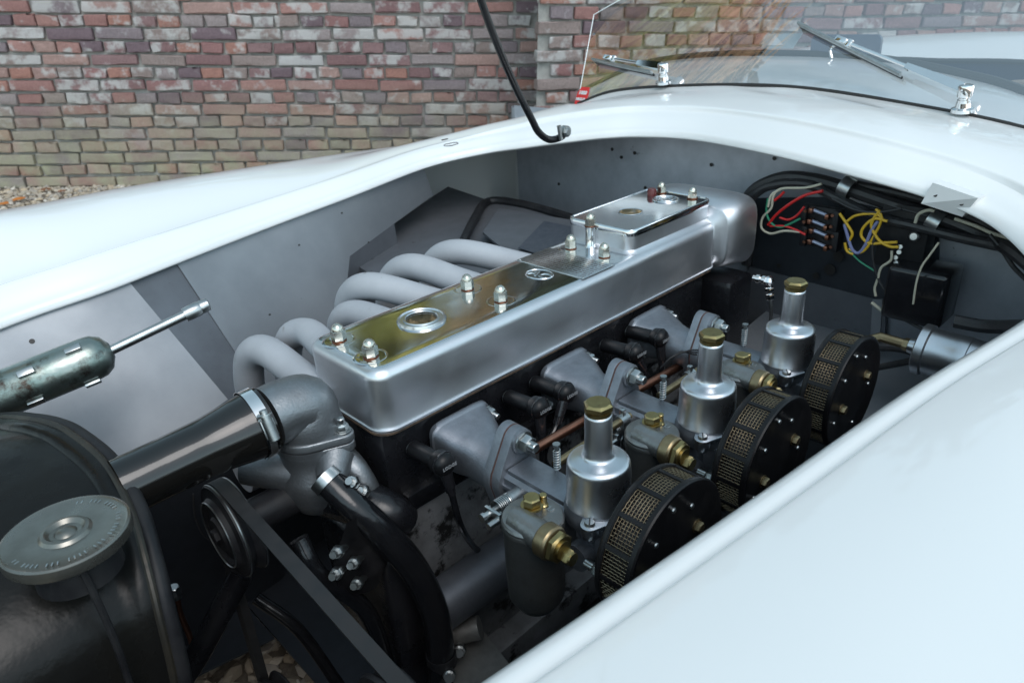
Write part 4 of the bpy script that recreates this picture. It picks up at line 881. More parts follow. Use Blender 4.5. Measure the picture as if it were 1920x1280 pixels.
# exhaust manifold
ex = Thing('exhaust_manifold', 'grey painted tubular exhaust manifold arching out behind the valve cover', 'manifold', (.15, .3, .55))
tops = [(.033, .695, .300), (.090, .693, .300), (.140, .702, .295), (.182, .722, .300), (.252, .732, .300), (.335, .733, .300)]
px_ = [-.010+.0, .052, .110, .155, .225, .310]
port = [.045, .105, .215, .275, .385, .445]
src = [((575, 722), .15, (500, 652), .245, (461, 655), .285, (462, 700), .31), ((600, 650), .15, (575, 618), .25, (535, 622), .295, (532, 665), .32)]
def pipe(pts, r=.0215):
    e_ = MB(); e_.tube(pts, r, 28, 8); ex.part('exhaust_pipe', e_, M_grey)
def mkpipe(p1, y1, p2, y2, p3, y3, p4, y4, r=.0215):
    a, b, c, d = P(*p1, y=y1), P(*p2, y=y2), P(*p3, y=y3), P(*p4, y=y4)
    pipe([a+(a-b).normalized()*.06, a, b, c, d, d+V((.005, .01, -.05)), d+V((.02, .02, -.12))], r)
mkpipe((566, 706), .165, (500, 658), .235, (470, 668), .270, (468, 720), .290, .0196)
mkpipe((612, 652), .165, (578, 624), .225, (545, 634), .262, (540, 690), .285, .0190)
mkpipe((735, 607), .165, (668, 588), .235, (640, 605), .270, (640, 660), .290, .0190)
mkpipe((815, 566), .165, (700, 536), .240, (657, 555), .290, (652, 610), .310, .0192)
mkpipe((870, 530), .165, (775, 500), .245, (733, 523), .295, (728, 580), .315, .0194)
mkpipe((985, 498), .165, (865, 472), .250, (815, 490), .300, (808, 540), .320, .0194)
for a_, b_ in (((640, 720), (700, 640)), ):
    pass
col_ = MB(); col_.tube([(-.05, .32, .50), (.12, .325, .50), (.40, .33, .48), (.7, .30, .36)], [.03, .036, .04, .04], 20, 4); ex.part('collector', col_, M_grey)

# top hose, with worm clamp
hs0, hs1 = P(228, 914, y=.075), P(498, 786, y=.067)
mid_ = [hs0, hs0.lerp(hs1, .35), hs0.lerp(hs1, .7)+V((0, 0, .0)), hs0.lerp(hs1, .9), hs1]
hb = MB(); hb.tube(mid_, [.0285, .0285, .0295, .034, .0365, .0365], 40, 8)
th_ = Thing('top_hose', 'thick glossy black radiator top hose clamped to the water elbow', 'hose', hs0); th_.part('hose_tube', hb, M_glossy, sharp=60)
hd = (hs1-hs0).normalized(); cc = hs1-hd*.010
cb = MB(); cb.lathe([(.0372, -.006), (.0382, -.006), (.0382, .006), (.0372, .006)], cc, hd, 48, caps=False); clo = th_.part('hose_clamp', cb, M_chrome)
gv = []
a_, b_, d_ = basis(hd); cs_ = MB()
best = P(518, 795, y=cc.y-.036); dirs = (best-cc); dirs -= hd*dirs.dot(hd); dirs.normalize(); tang = hd.cross(dirs)
if tang.z < 0: tang = -tang
sc0 = cc+dirs*.043
cs_.tube([sc0-tang*.012, sc0+tang*.010], .0055, 12); cs_.box(sc0-dirs*.003, (.013, .020, .004), [hd, tang, dirs], .001); cs_.lathe([(.0048, .010), (.0048, .014), (.0072, .0142), (.0072, .016), (.004, .0165), (.004, .020)], sc0, tang, 14)
th_.part('clamp_screw', cs_, M_steel, under=clo)
wg = MB()
for k in range(9):
    ang = -.42-.055*k; dr = dirs*math.cos(ang)+tang*math.sin(ang); wg.box(cc+dr*.0385, (.007, .0009, .0008), [hd, hd.cross(dr), dr])
th_.part('clamp_groove', wg, M_seal, under=clo)
# lower bypass hose
bh_ = Thing('bypass_hose', 'black rubber bypass hose curving down in front of the engine', 'hose', P(610, 895, y=.015))
hp = [P(606, 893, y=.020), P(660, 945, y=-.012), P(720, 1000, y=-.036), P(775, 1065, y=-.052), P(812, 1140, y=-.060), P(826, 1220, y=-.062), P(824, 1300, y=-.062)]
hb2 = MB(); hb2.tube(hp, [.0150, .0155, .0165, .0165, .0165, .0165, .0165], 28, 8); bh_.part('hose_tube', hb2, M_rubber, sharp=60)
c2_ = MB(); d0 = (V(hp[1])-V(hp[0])).normalized(); c2_.lathe([(.0160, -.006), (.0172, -.006), (.0175, .005), (.0160, .005)], V(hp[0])+d0*.006, d0, 32, caps=False); bh_.part('hose_clamp', c2_, M_steel)
c3_2 = MB(); c3_2.lathe([(.0170, -.008), (.0180, -.008), (.0180, .008), (.0170, .008)], V(hp[5])+V((0, 0, -.01)), (0, 0, 1), 32, caps=False); bh_.part('hose_clamp', c3_2, M_matt)

# radiator
ra = Thing('radiator', 'dark varnished radiator header tank with curved top, blurred in the near corner', 'radiator', (-.32, .1, .3))
sp2 = spline([P(-150, 800, y=.36), P(0, 785, y=.28), P(60, 788, y=.22), P(100, 796, y=.185), P(140, 815, y=.15), P(205, 870, y=.09), P(252, 955, y=.03), P(280, 1050, y=-.01), P(305, 1150, y=-.035), P(335, 1280, y=-.05), P(350, 1400, y=-.055)], 6); rt_ = MB()
rt_.loft([[p, p+V((-.006, -.001, .004)), p+V((-.016, 0, .003)), p+V((-.020, 0, -.002)), p+V((-.03, 0, .0)), p+V((-.07, -.002, .002)), p+V((-.11, -.004, .0)), p+V((-.20, 0, -.01))] for p in sp2], closed=False)
ra.part('header_tank', rt_, M_rad, sharp=60)
rf = MB(); rf.add([*sp2, V((-.30, .26, .25))], [(i, i+1, len(sp2)) for i in range(len(sp2)-1)]); ra.part('radiator_back', rf, M_matt)
rl = MB(); rl.tube([p+V((-.003, 0, .002)) for p in sp2], .0038, 10)
rk = MB(); rk.tube([p+V((.004, .002, -.003)) for p in sp2], .0075, 12); ra.part('rubber_edge', rk, M_matt)
ra.part('tank_crease', MB().tube([P(150, 1060, y=-.058), P(175, 1110, y=-.058), P(215, 1200, y=-.059), P(250, 1300, y=-.060)], .0028, 8, 5), M_matt)
ra.part('tank_seam', rl, mat('soldered_seam', (.045, .038, .028), (.02, .02, .018), .35, .4, .5, 40))
ccn = P(122, 995, z=.752); cp = MB()
cp.lathe([(.030, -.012), (.0430, -.0115), (.0450, -.0095), (.0454, -.005), (.0448, -.0010), (.0430, .0), (.0410, -.0010), (.0185, -.0010), (.0165, .0014), (.0140, .0018), (.0110, -.001), (.0080, -.0012), (.0055, .0012), (.002, .002)], ccn, (.02, -.02, 1), 64)
cpo = ra.part('filler_cap', cp, M_radcap, label='round worn metal radiator cap with faint stamped lettering')
cl_ = MB()
for k in range(64):
    a = 2*math.pi*k/64
    if k % 9 in (0, 5) or math.sin(a*1.0) > .9: continue
    pp = ccn+V((.0365*math.cos(a), .0365*math.sin(a), -.0008)); cl_.box(pp, (.0034, .0009, .0008), [V((math.cos(a), math.sin(a), 0)), V((-math.sin(a), math.cos(a), 0)), V((0, 0, 1))])
ra.part('stamped_mark', cl_, M_steel, under=cpo)
nk = MB(); nk.lathe([(.031, -.040), (.0305, -.030), (.029, -.012)], ccn, n=32); ra.part('filler_neck', nk, M_matt)
# corroded cylinder with rod
cy0, cy1 = P(-60, 765, y=.33), P(205, 658, y=.30); dcy = (cy1-cy0).normalized(); Lc = (cy1-cy0).length
cyl = Thing('pump_cylinder', 'corroded greenish metal cylinder with a thin bright rod, beside the far inner wing', 'cylinder', cy0)
cm_ = MB(); cm_.lathe([(.024, 0), (.0262, .004), (.0262, Lc-.022), (.0250, Lc-.012), (.0195, Lc-.003), (.012, Lc+.001), (.009, Lc+.003)], cy0, dcy, 40); cyo = cyl.part('barrel', cm_, M_verd)
rdx = MB(); re = P(352, 588, y=.285); rdx.tube([cy1, re], .0058, 16); cyl.part('rod', rdx, M_steel)
re_d = (re-cy1).normalized(); rt2 = MB(); rt2.lathe([(.0085, -.004), (.009, .002), (.009, .014), (.0080, .016), (.0085, .018), (.0075, .026), (.0055, .027)], re, re_d, 20); cyl.part('rod_tip', rt2, M_steel)
a_, b_, _ = basis(dcy)
for q, off_ in (((70, 758), 0), ((172, 712), 0), ((40, 690), 0), ((133, 650), 0)):
    p = P(*q, y=.29); ax0 = cy0+dcy*(p-cy0).dot(dcy); rdv = (p-ax0).normalized(); tg = dcy.cross(rdv); tb_ = MB(); tb_.box(ax0+rdv*.0285, (.017, .008, .004), [dcy, tg, rdv], .001); cyl.part('clip_tab', tb_, M_steel)

# ---------------------------------------------------------------- CARBURETTORS
def carburettor(cx, label):
    C = Thing('carburettor', label, 'carburettor', (cx, -.2325, .60), 'three side-draught carburettors')
    ou = hull2([(0, 0, .029), (.006, .042, .0140), (-.004, -.042, .0140)])
    g_ = MB(); g_.prism([(p[0]*1.004, p[1]*1.004) for p in ou], (cx, -.1115, .640), (1, 0, 0), (0, 0, 1), .0014); C.part('gasket', g_, plain('gasket_paper', (.10, .045, .035), .6))
    f1 = MB(); f1.prism(ou, (cx, -.113, .640), (1, 0, 0), (0, 0, 1), .011, .0012)
    f1.lathe([(.0138, 0), (.0138, .004), (.012, .005)], (cx+.006, -.123, .682), (0, -1, 0), 20); C.part('mounting_flange', f1, M_stub)
    for (dx, z_) in ((.006, .682), (-.004, .598)):
        nn = MB(); nn.lathe([(.0118, 0), (.0118, .0016)], (cx+dx, -.128, z_), (0, -1, 0), 20); nn.hex((cx+dx, -.1296, z_), (0, -1, 0), .0170, .0095, rot=.3); nn.lathe([(.0054, .008), (.0054, .016), (.0045, .017)], (cx+dx, -.1296, z_), (0, -1, 0), 14); C.part('flange_nut', nn, M_steel)
    bd = MB()
    # throat body: a boxy casting with ledges
    bd.loft([[V((cx+sx, y, z)) for sx, z in ((-.019, .618), (-.021, .650), (-.014, .6555), (.014, .6555), (.021, .650), (.019, .618), (0, .610))] for y in (-.124, -.275)])
    bd.box((cx, -.17, .6555), (.034, .09, .006), bev=.0015); bd.box((cx-.0215, -.165, .640), (.004, .085, .005), bev=.001)
    bd.lathe([(.031, 0), (.033, .004), (.033, .014), (.0315, .017), (.0315, .0205)], (cx, -.2325, .648), n=40)
    bd.lathe([(.022, -.03), (.024, 0)], (cx, -.2325, .648), n=30)
    bd.tube([(cx-.034, -.2325, .618), (cx, -.2325, .618)], .014, 16)
    C.part('throttle_body', bd, M_stub)
    lg = MB()
    for sx, sy in ((-.0335, -.017), (.0335, .017)):
        c_ = V((cx+sx*.98, -.2325+sy*.98, .6625)); lg.lathe([(.0055, -.011), (.0075, -.008), (.0085, -.002), (.0085, .002)], c_, n=20)
        lg.prism(hull2([(0, 0, .0085), (-sx*.25-sy*.5, -sy*.25+sx*.5, .002), (-sx*.5, -sy*.5, .008)]), c_+V((0, 0, .002)), (1, 0, 0), (0, 1, 0), .0028, .0006)
    C.part('chamber_lug', lg, M_dash)
    for sx, sy in ((-.0335, -.017), (.0335, .017)):
        c_ = V((cx+sx*.98, -.2325+sy*.98, .6673)); s_ = MB(); s_.lathe([(.0052, 0), (.0052, .0012), (.0044, .0032), (.001, .0036)], c_, n=18); so2 = C.part('lug_screw', s_, M_steel)
        s2 = MB(); s2.box(c_+V((0, 0, .0034)), (.0085, .0012, .0008), [V((.8, .6, 0)), V((-.6, .8, 0)), V((0, 0, 1))]); C.part('screw_slot', s2, M_seal, under=so2)
    sc = MB(); prof = [(.0305, .6665), (.0312, .668), (.0312, .6695), (.0303, .6705), (.0298, .700), (.0292, .7085)]
    for k in range(7): a = math.pi/2*k/6; prof.append((.0292-.0062*(1-math.cos(a)), .7085+.0058*math.sin(a)))
    prof += [(.0200, .7152), (.0160, .7160), (.0145, .7172), (.0134, .7195), (.0129, .7235), (.0126, .7300), (.0124, .7590), (.0120, .7612), (.0110, .7616)]
    sc.lathe(prof, (cx, -.2325, 0), n=56); C.part('suction_chamber', sc, M_dash, sharp=60)
    kn = MB(); kn.lathe([(.0112, .7612), (.0120, .7620), (.0120, .7650)], (cx, -.2325, 0), n=28); kn.hex((cx, -.2325, .7650), (0, 0, 1), .0232, .0078, .10, rot=.35); kn.lathe([(.0005, 0), (.0009, .0004)], (cx-.003, -.238, .7725), n=8); C.part('damper_cap', kn, M_brass)
    # air horn flange towards the filter
    hf = MB(); hf.prism(hull2([(0, 0, .030), (-.043, -.008, .010), (.043, .012, .010)]), (cx, -.272, .640), (1, 0, 0), (0, 0, 1), .009, .001); C.part('intake_flange', hf, M_stub)
    for sx, z_ in ((-.043, .632), (.043, .652)):
        nn = MB(); nn.hex((cx+sx, -.271, z_), (0, 1, 0), .0125, .008); nn.lathe([(.0045, .006), (.0045, .018), (.0035, .0185)], (cx+sx, -.271, z_), (0, 1, 0), 12); C.part('flange_bolt', nn, M_steel)
    # float chamber
    fx, fy = cx-.0605, -.205; fl_ = MB()
    fl_.lathe([(.008, .560), (.020, .566), (.0268, .578), (.0278, .60), (.0278, .6595), (.0292, .6605), (.0292, .664), (.0285, .6655)], (fx, fy, 0), n=44); C.part('float_bowl', fl_, M_cast if False else mat_bowl_shade)
    ft = MB(); ft.lathe([(.0288, .6655), (.0290, .668), (.0275, .6705), (.022, .6718), (.010, .6722)], (fx, fy, 0), n=44)
    # fuel inlet lying across the lid
    ft.tube([(fx-.012, fy+.012, .668), (fx-.012, fy+.010, .6685), (fx-.012, fy-.0, .6685), (fx-.012, fy-.034, .6665)], [.006, .0125, .0135, .0135], 28)
    ft.lathe([(.009, .669), (.009, .677), (.0078, .6785)], (fx+.002, fy+.002, 0), n=20)
    lid = C.part('float_lid', ft, mat_lid)
    lt = MB(); lt.text('SU', (fx+.015, fy-.006, .6722), (0, -1, 0), (1, 0, 0), .009, .0006)
    C.part('lid_lettering', lt, M_steel, under=lid)
    co1 = MB(); co1.lathe([(.0150, 0), (.0162, .0015), (.0162, .011), (.0150, .0125), (.0148, .0135), (.0140, .014)], (fx-.012, fy-.025, .6665), (0, -1, 0), 36); C.part('union_collar', co1, M_bronze, under=lid)
    un_ = MB(); un_.hex((fx-.012, fy-.0395, .6665), (0, -1, 0), .0260, .0075, .08, rot=.2); un_.lathe([(.0085, 0), (.0085, .002)], (fx-.012, fy-.047, .6665), (0, -1, 0), 24); C.part('union_hex', un_, M_brass, under=lid)
    u2 = MB(); u2.hex((fx-.009, fy-.0475, .6590), (0, -1, 0), .0125, .008); u2.lathe([(.0062, 0), (.0062, .0015)], (fx-.009, fy-.0555, .6590), (0, -1, 0), 16); C.part('banjo_bolt', u2, M_brass, under=lid)
    u3 = MB(); u3.lathe([(.0105, 0), (.0105, .0022)], (fx+.002, fy+.002, .6785), n=24); u3.hex((fx+.002, fy+.002, .6807), (0, 0, 1), .0150, .0085, .1, rot=.3); C.part('lid_bolt', u3, M_brass, under=lid)
    u4 = MB(); u4.lathe([(.0052, 0), (.0048, .002), (.0036, .003), (.0036, .0125), (.0032, .013)], (fx+.015, fy+.0005, .6718), n=16); C.part('tickler_pin', u4, M_brass, under=lid)
    # throttle spindle with return spring
    ty, tz = -.145, .640; x0_ = cx-.022; sp = MB(); sp.tube([(x0_+.004, ty, tz), (x0_-.013, ty, tz)], .0085, 18); sp.tube([(x0_-.013, ty, tz), (x0_-.047, ty, tz)], .0036, 10)
    sp.box((x0_-.038, ty-.004, tz+.002), (.004, .022, .008), bev=.001); sp.tube([(x0_-.036, ty-.012, tz-.002), (x0_-.052, ty-.012, tz-.002)], .0036, 10); sp.lathe([(.005, 0), (.005, .004)], (x0_-.046, ty, tz), (-1, 0, 0), 12); C.part('throttle_spindle', sp, M_steel)
    cs = MB(); turns = 8; cs.tube([(x0_-.013-.018*k/(turns*14), ty+.0085*math.cos(2*math.pi*k/14), tz+.0085*math.sin(2*math.pi*k/14)) for k in range(turns*14+1)], .00085, 6); C.part('return_spring', cs, M_steel)
    # fast idle spring behind
    ix = MB(); ix.tube([(cx+.016, -.165, .655), (cx+.016, -.165, .690)], .0018, 8); ix.tube([(cx+.016+.0035*math.cos(2*math.pi*k/10), -.165+.0035*math.sin(2*math.pi*k/10), .660+.024*k/80) for k in range(81)], .0006, 5); ix.lathe([(.004, .688), (.004, .691)], (cx+.016, -.165, 0), n=12); C.part('mixture_screw', ix, M_steel)
    jl = MB(); jl.tube([(cx+.03, -.20, .60), (cx+.01, -.25, .595), (cx-.03, -.28, .60)], .004, 8, 4); jl.box((cx, -.25, .585), (.03, .02, .03), bev=.003); C.part('jet_lever', jl, M_steel)
    return C
mat_bowl_shade = mat('shaded_bowl_alloy', (.15, .155, .155), (.10, .105, .10), .32, .85, .5, 34, 8, bump=.0003, bscale=380, c3=(.09, .085, .06), c3t=(.6, .72), c3scale=26)  # darker than the lid alloy: shadow below the lid painted in
mat_lid = mat('lid_alloy', (.26, .27, .27), (.18, .185, .18), .30, .85, .48, 34, 8, bump=.0003, bscale=380, c3=(.11, .105, .07), c3t=(.6, .72), c3scale=26)
c1 = carburettor(CX[0], 'front carburettor with bright domed cylinder and brass cap, nearest the radiator')
c1.copy((CX[1]-CX[0], 0, 0), 'middle carburettor of three, brass capped cylinder between two black filters')
c1.copy((CX[2]-CX[0], 0, 0), 'rear carburettor in front of the grey firewall plate, farthest of the three')

# air filters
def air_filter(cx, label):
    c = V((cx+.0075, -.281, .6465)); r = .0695; A_ = Thing('air_filter', label, 'air filter', c, 'round pancake air filters')
    ib = MB(); ib.lathe([(.030, -.002), (r+.0004, -.002), (r+.0014, .0), (r+.0014, .003), (r-.001, .004)], c, (0, -1, 0), 72, caps=True); A_.part('back_plate', ib, M_filter)
    fp = MB(); fp.lathe([(r-.001, .0300), (r+.0014, .0305), (r+.0016, .0335), (r+.0004, .0350), (r-.003, .0352), (r-.006, .0335), (r-.03, .0335), (.012, .0335)], c, (0, -1, 0), 72); A_.part('face_plate', fp, M_filter)
    inn = MB(); inn.lathe([(r-.010, .003), (r-.010, .031)], c, (0, -1, 0), 48, caps=False); A_.part('filter_element', inn, M_matt)
    fr = MB(); nW = 15
    for k in range(nW):
        a = 2*math.pi*(k+.35)/nW; w_ = .030
        fr.loft([[c+V((math.cos(a+s*w_)*rr, -h, math.sin(a+s*w_)*rr)) for s, rr in ((-1, r-.0008), (1, r-.0008), (1, r+.0008), (-1, r+.0008))] for h in (.002, .0325)])
    for h0, h1 in ((.0015, .0040), (.0290, .032)):
        fr.lathe([(r-.0006, h0), (r+.0009, h0), (r+.0009, h1), (r-.0006, h1)], c, (0, -1, 0), 72, caps=False)
    A_.part('perforated_band', fr, M_filter)
    wm = MB(); rw = r-.0014
    nA = 132
    for k in range(nA):   # wires across the band, woven over and under the ring wires
        a = 2*math.pi*k/nA; pts = []
        for j in range(11):
            s_ = (1 if (j+k) % 2 else -1)*.0004; pts.append(c+V((math.cos(a)*(rw+s_), -(.004+.0249*j/10), math.sin(a)*(rw+s_))))
        wm.tube(pts, .00034, 4, 0, False)
    for j in range(9):
        pts = []
        for k in range(nA*1+1):
            a = 2*math.pi*k/nA; s_ = (-1 if (j+k) % 2 else 1)*.0004; pts.append(c+V((math.cos(a)*(rw+s_), -(.004+.0249*j/8), math.sin(a)*(rw+s_))))
        wm.tube(pts, .00034, 4, 0, False)
    A_.part('wire_gauze', wm, M_gauze, stuff=True)
    for (dx, dz) in ((-.032, .030), (.020, .040), (.044, -.006), (-.046, -.020), (.012, -.046), (-.008, .052)):
        rv_ = MB(); rv_.lathe([(.0028, 0), (.0024, .0012), (.0012, .0018), (.0003, .002)], c+V((dx, -.0335, dz)), (0, -1, 0), 12); A_.part('rivet', rv_, M_steel)
    for (dx, dz) in ((-.030, -.008), (.030, .012)):
        bb_ = MB(); bb_.hex(c+V((dx, -.0335, dz)), (0, -1, 0), .0095, .006); bb_.lathe([(.007, 0), (.007, .001)], c+V((dx, -.0335, dz)), (0, -1, 0), 16); A_.part('filter_bolt', bb_, M_bronze)
    return A_
M_filter = mat('filter_black', (.004, .004, .005), (.009, .009, .010), .34, 0, .52, 20, 6, spec=.3)
M_gauze = mat('brass_gauze', (.25, .20, .13), (.16, .13, .09), .35, 1, .5, 80)
f1_ = air_filter(CX[0], 'front round black air filter with brass wire gauze, lowest in the picture')
f1_.copy((CX[1]-CX[0], 0, 0), 'middle round black gauze air filter beside the second carburettor')
f1_.copy((CX[2]-CX[0], 0, 0), 'rear round black gauze air filter next to the silver canister')

# spark plug caps and leads
M_tubeshade = mat('shaded_cap_black', (.004, .004, .005), (.007, .007, .008), .30, 0, .5, 30, spec=.3)  # near-black tone takes in the shadow around the plug caps
leads = [(.031, 'front black plug cap and lead, below the first intake stub', (865, 985), 0), (.178, 'plug cap hanging straight down, right of the first intake stub', (1018, 840), 1), (.225, 'plug cap leaning left under the second intake stub', (1030, 850), 1),
         (.364, 'small plug cap between second and third stubs, left of its pair', (1215, 712), 1), (.421, 'small plug cap just below the third intake stub', (1243, 705), 1)]
for i, (x, lb, dn, up_) in enumerate(leads):
    L_ = Thing('plug_cap', lb, 'plug cap', (x, -.06, .653), 'spark plug caps and leads')
    y0 = -.060; c_ = V((x, y0, .653)); sp = MB()
    sp.lathe([(.0080, 0), (.0125, .004), (.0138, .011), (.0128, .018), (.0088, .0225), (.002, .0245)], c_+V((0, .013, 0)), (0, -1, 0), 28)
    sp.lathe([(.0098, 0), (.0098, .040), (.0085, .043)], (x, -.008, .648), (0, -1, .08), 20)
    L_.part('cap_body', sp, M_tubeshade)
    rm = MB(); rm.tube([c_+V((.0134*math.cos(2*math.pi*k/28), -.001, .0134*math.sin(2*math.pi*k/28))) for k in range(29)], .0011, 6); L_.part('cap_rim', rm, M_bake)
    dr = (P(*dn, y=y0-.012)-c_).normalized(); nk_ = MB(); nk_.tube([c_+V((0, -.001, 0)), c_+dr*.012, c_+dr*.030], [.0088, .0074, .0060], 20); nk_.tube([c_+dr*.030, c_+dr*.040], [.0046, .0044], 14)
    for k in range(5):
        a = k*1.2566; nk_.tube([c_+dr*.012+V((math.cos(a)*.0063, math.sin(a)*.0063, 0)), c_+dr*.038+V((math.cos(a)*.0048, math.sin(a)*.0048, 0))], .0008, 5)
    L_.part('cap_neck', nk_, M_bake)
    ld_ = MB(); e_ = c_+dr*.038; ld_.tube([e_, e_+dr*.05+V((.004, .008, 0)), e_+V((.05, .035, -.13)), V((x+.1, .0, .42))], .0038, 10, 6); L_.part('ignition_lead', ld_, M_rubber)
    sc_2 = MB(); sc_2.lathe([(.009, 0), (.009, .004), (.0075, .008), (.0065, .010)], (x, -.006, .648), (0, -1, 0), 20); L_.part('plug_base', sc_2, M_steel)
    tx_ = MB(); tx_.text('LODGE', c_+V((0, -.0118, .001)), (1, 0, 0), (0, 0, 1), .0056, .0003, .0001); L_.part('cap_lettering', tx_, M_greyprint)

# copper pipe and rod along the carburettors
cpx = MB(); cpx.tube([(.10, -.088, .628), (.22, -.088, .624), (.50, -.088, .612)], .0058, 14, 4); single('copper_pipe', cpx, M_copper, 'reddish copper pipe running behind the three carburettors', 'pipe', (.1, -.088, .628))
brp = Thing('throttle_linkage', 'steel and brass throttle cross shaft between the carburettors', 'linkage', (.13, -.155, .655))
lk = MB(); lk.tube([(.108, -.150, .652), (.235, -.150, .652)], .0045, 10); lk.tube([(.292, -.150, .652), (.415, -.150, .652)], .0045, 10); brp.part('cross_shaft', lk, M_bronze)
for x in (.165, .215, .350, .398):
    c_ = MB(); c_.lathe([(.0075, 0), (.0075, .014)], (x, -.150, .652), (1, 0, 0), 18); c_.box((x+.007, -.150, .662), (.006, .006, .010), bev=.001); brp.part('shaft_clamp', c_, M_steel)
th_w = MB()
for k in range(3): th_w.tube([P(1238+k*6, 690-k*3, y=-.10), P(1262+k*6, 668-k*4, y=-.11), P(1300, 656+k*4, y=-.12), P(1330, 662+k*3, y=-.13)], .0011, 6, 5)
single('thin_wires', th_w, M_matt, 'thin dark wires looping behind the middle carburettor', 'wire', P(1240, 690, y=-.10))

# brake fitting at the firewall plate
bf = Thing('pipe_fitting', 'bright elbow pipe fitting above and left of the rear carburettor', 'fitting', P(1430, 530, x=.66))
f_ = MB(); q = [P(*a, x=.66) for a in ((1413, 521), (1441, 526), (1444, 560), (1446, 590))]
f_.tube([q[0], q[1]], .0050, 14); f_.lathe([(.0075, 0), (.0075, .006)], q[0].lerp(q[1], .25), (q[1]-q[0]), 14); f_.lathe([(.0075, 0), (.0075, .006)], q[0].lerp(q[1], .65), (q[1]-q[0]), 14); f_.lathe([(.002, -.008), (.006, -.006), (.0088, 0), (.006, .006), (.002, .008)], q[1], (0, 0, 1), 16); bf.part('elbow', f_, M_chrome)
f2_ = MB(); f2_.tube([q[1], q[2]], .0050, 14); f2_.hex(q[1].lerp(q[2], .35), (q[2]-q[1]), .013, .008); f2_.hex(q[1].lerp(q[2], .7), (q[2]-q[1]), .0125, .010); bf.part('pipe_nut', f2_, M_chrome)
f3_ = MB(); f3_.tube([q[2], q[3], q[3]+V((0, 0, -.06))], .0028, 10, 4); bf.part('thin_pipe', f3_, M_steel)

# ---------------------------------------------------------------- firewall electrics
XF = .80
def run(px_pts, r, x=XF, n=10, sm=5): return MB().tube([P(*q[:2], x=(q[2] if len(q) > 2 else x)) for q in px_pts], r, n, sm)
lo = Thing('wiring_loom', 'thick black taped wiring loom clipped along under the cowl edge', 'cable loom', P(1500, 350, x=XF))
lo.part('loom_trunk', run([(1392, 385), (1420, 352), (1470, 333), (1530, 338), (1600, 358), (1680, 385), (1760, 408), (1840, 440), (1900, 470, .74), (1960, 520, .70)], .0105), M_loom)
lo.part('loom_branch', run([(1400, 378), (1440, 350), (1510, 345), (1570, 372), (1640, 405), (1720, 425), (1800, 445), (1880, 462, .76), (1950, 475, .72)], .0075, .785), M_loom)
lo.part('loom_branch', run([(1600, 345), (1680, 362), (1740, 378), (1800, 400), (1860, 428), (1930, 470, .74)], .0065, .81), M_loom)
lo.part('loom_drop', run([(1410, 385, .83), (1398, 400, .83), (1404, 450, .84), (1400, 495, .845)], .010), M_loom)
lo.part('grommet', MB().lathe([(.012, 0), (.022, .003), (.024, .010), (.018, .016)], P(1395, 385, x=.83), (-1, .3, 0), 24), M_matt)
lo.part('thin_cable', run([(1855, 440, .75), (1880, 470, .75), (1900, 500, .74), (1925, 525, .72)], .003), M_loom)
for (q, lb) in (((1588, 352), 'a'), ((1754, 415), 'b')):
    c_ = P(*q, x=.795); cl = MB(); d_ = V((-.05, -1, -.32)).normalized(); cl.lathe([(.0150, -.009), (.0160, -.009), (.0160, .009), (.0150, .009)], c_, d_, 28, caps=False)
    if lb == 'a': cl.box(P(1597, 325, x=.80), (.003, .022, .026), bev=.001); cl.hex(P(1593, 322, x=.797), (-1, 0, 0), .012, .005)
    lo.part('loom_clip', cl, M_steel)
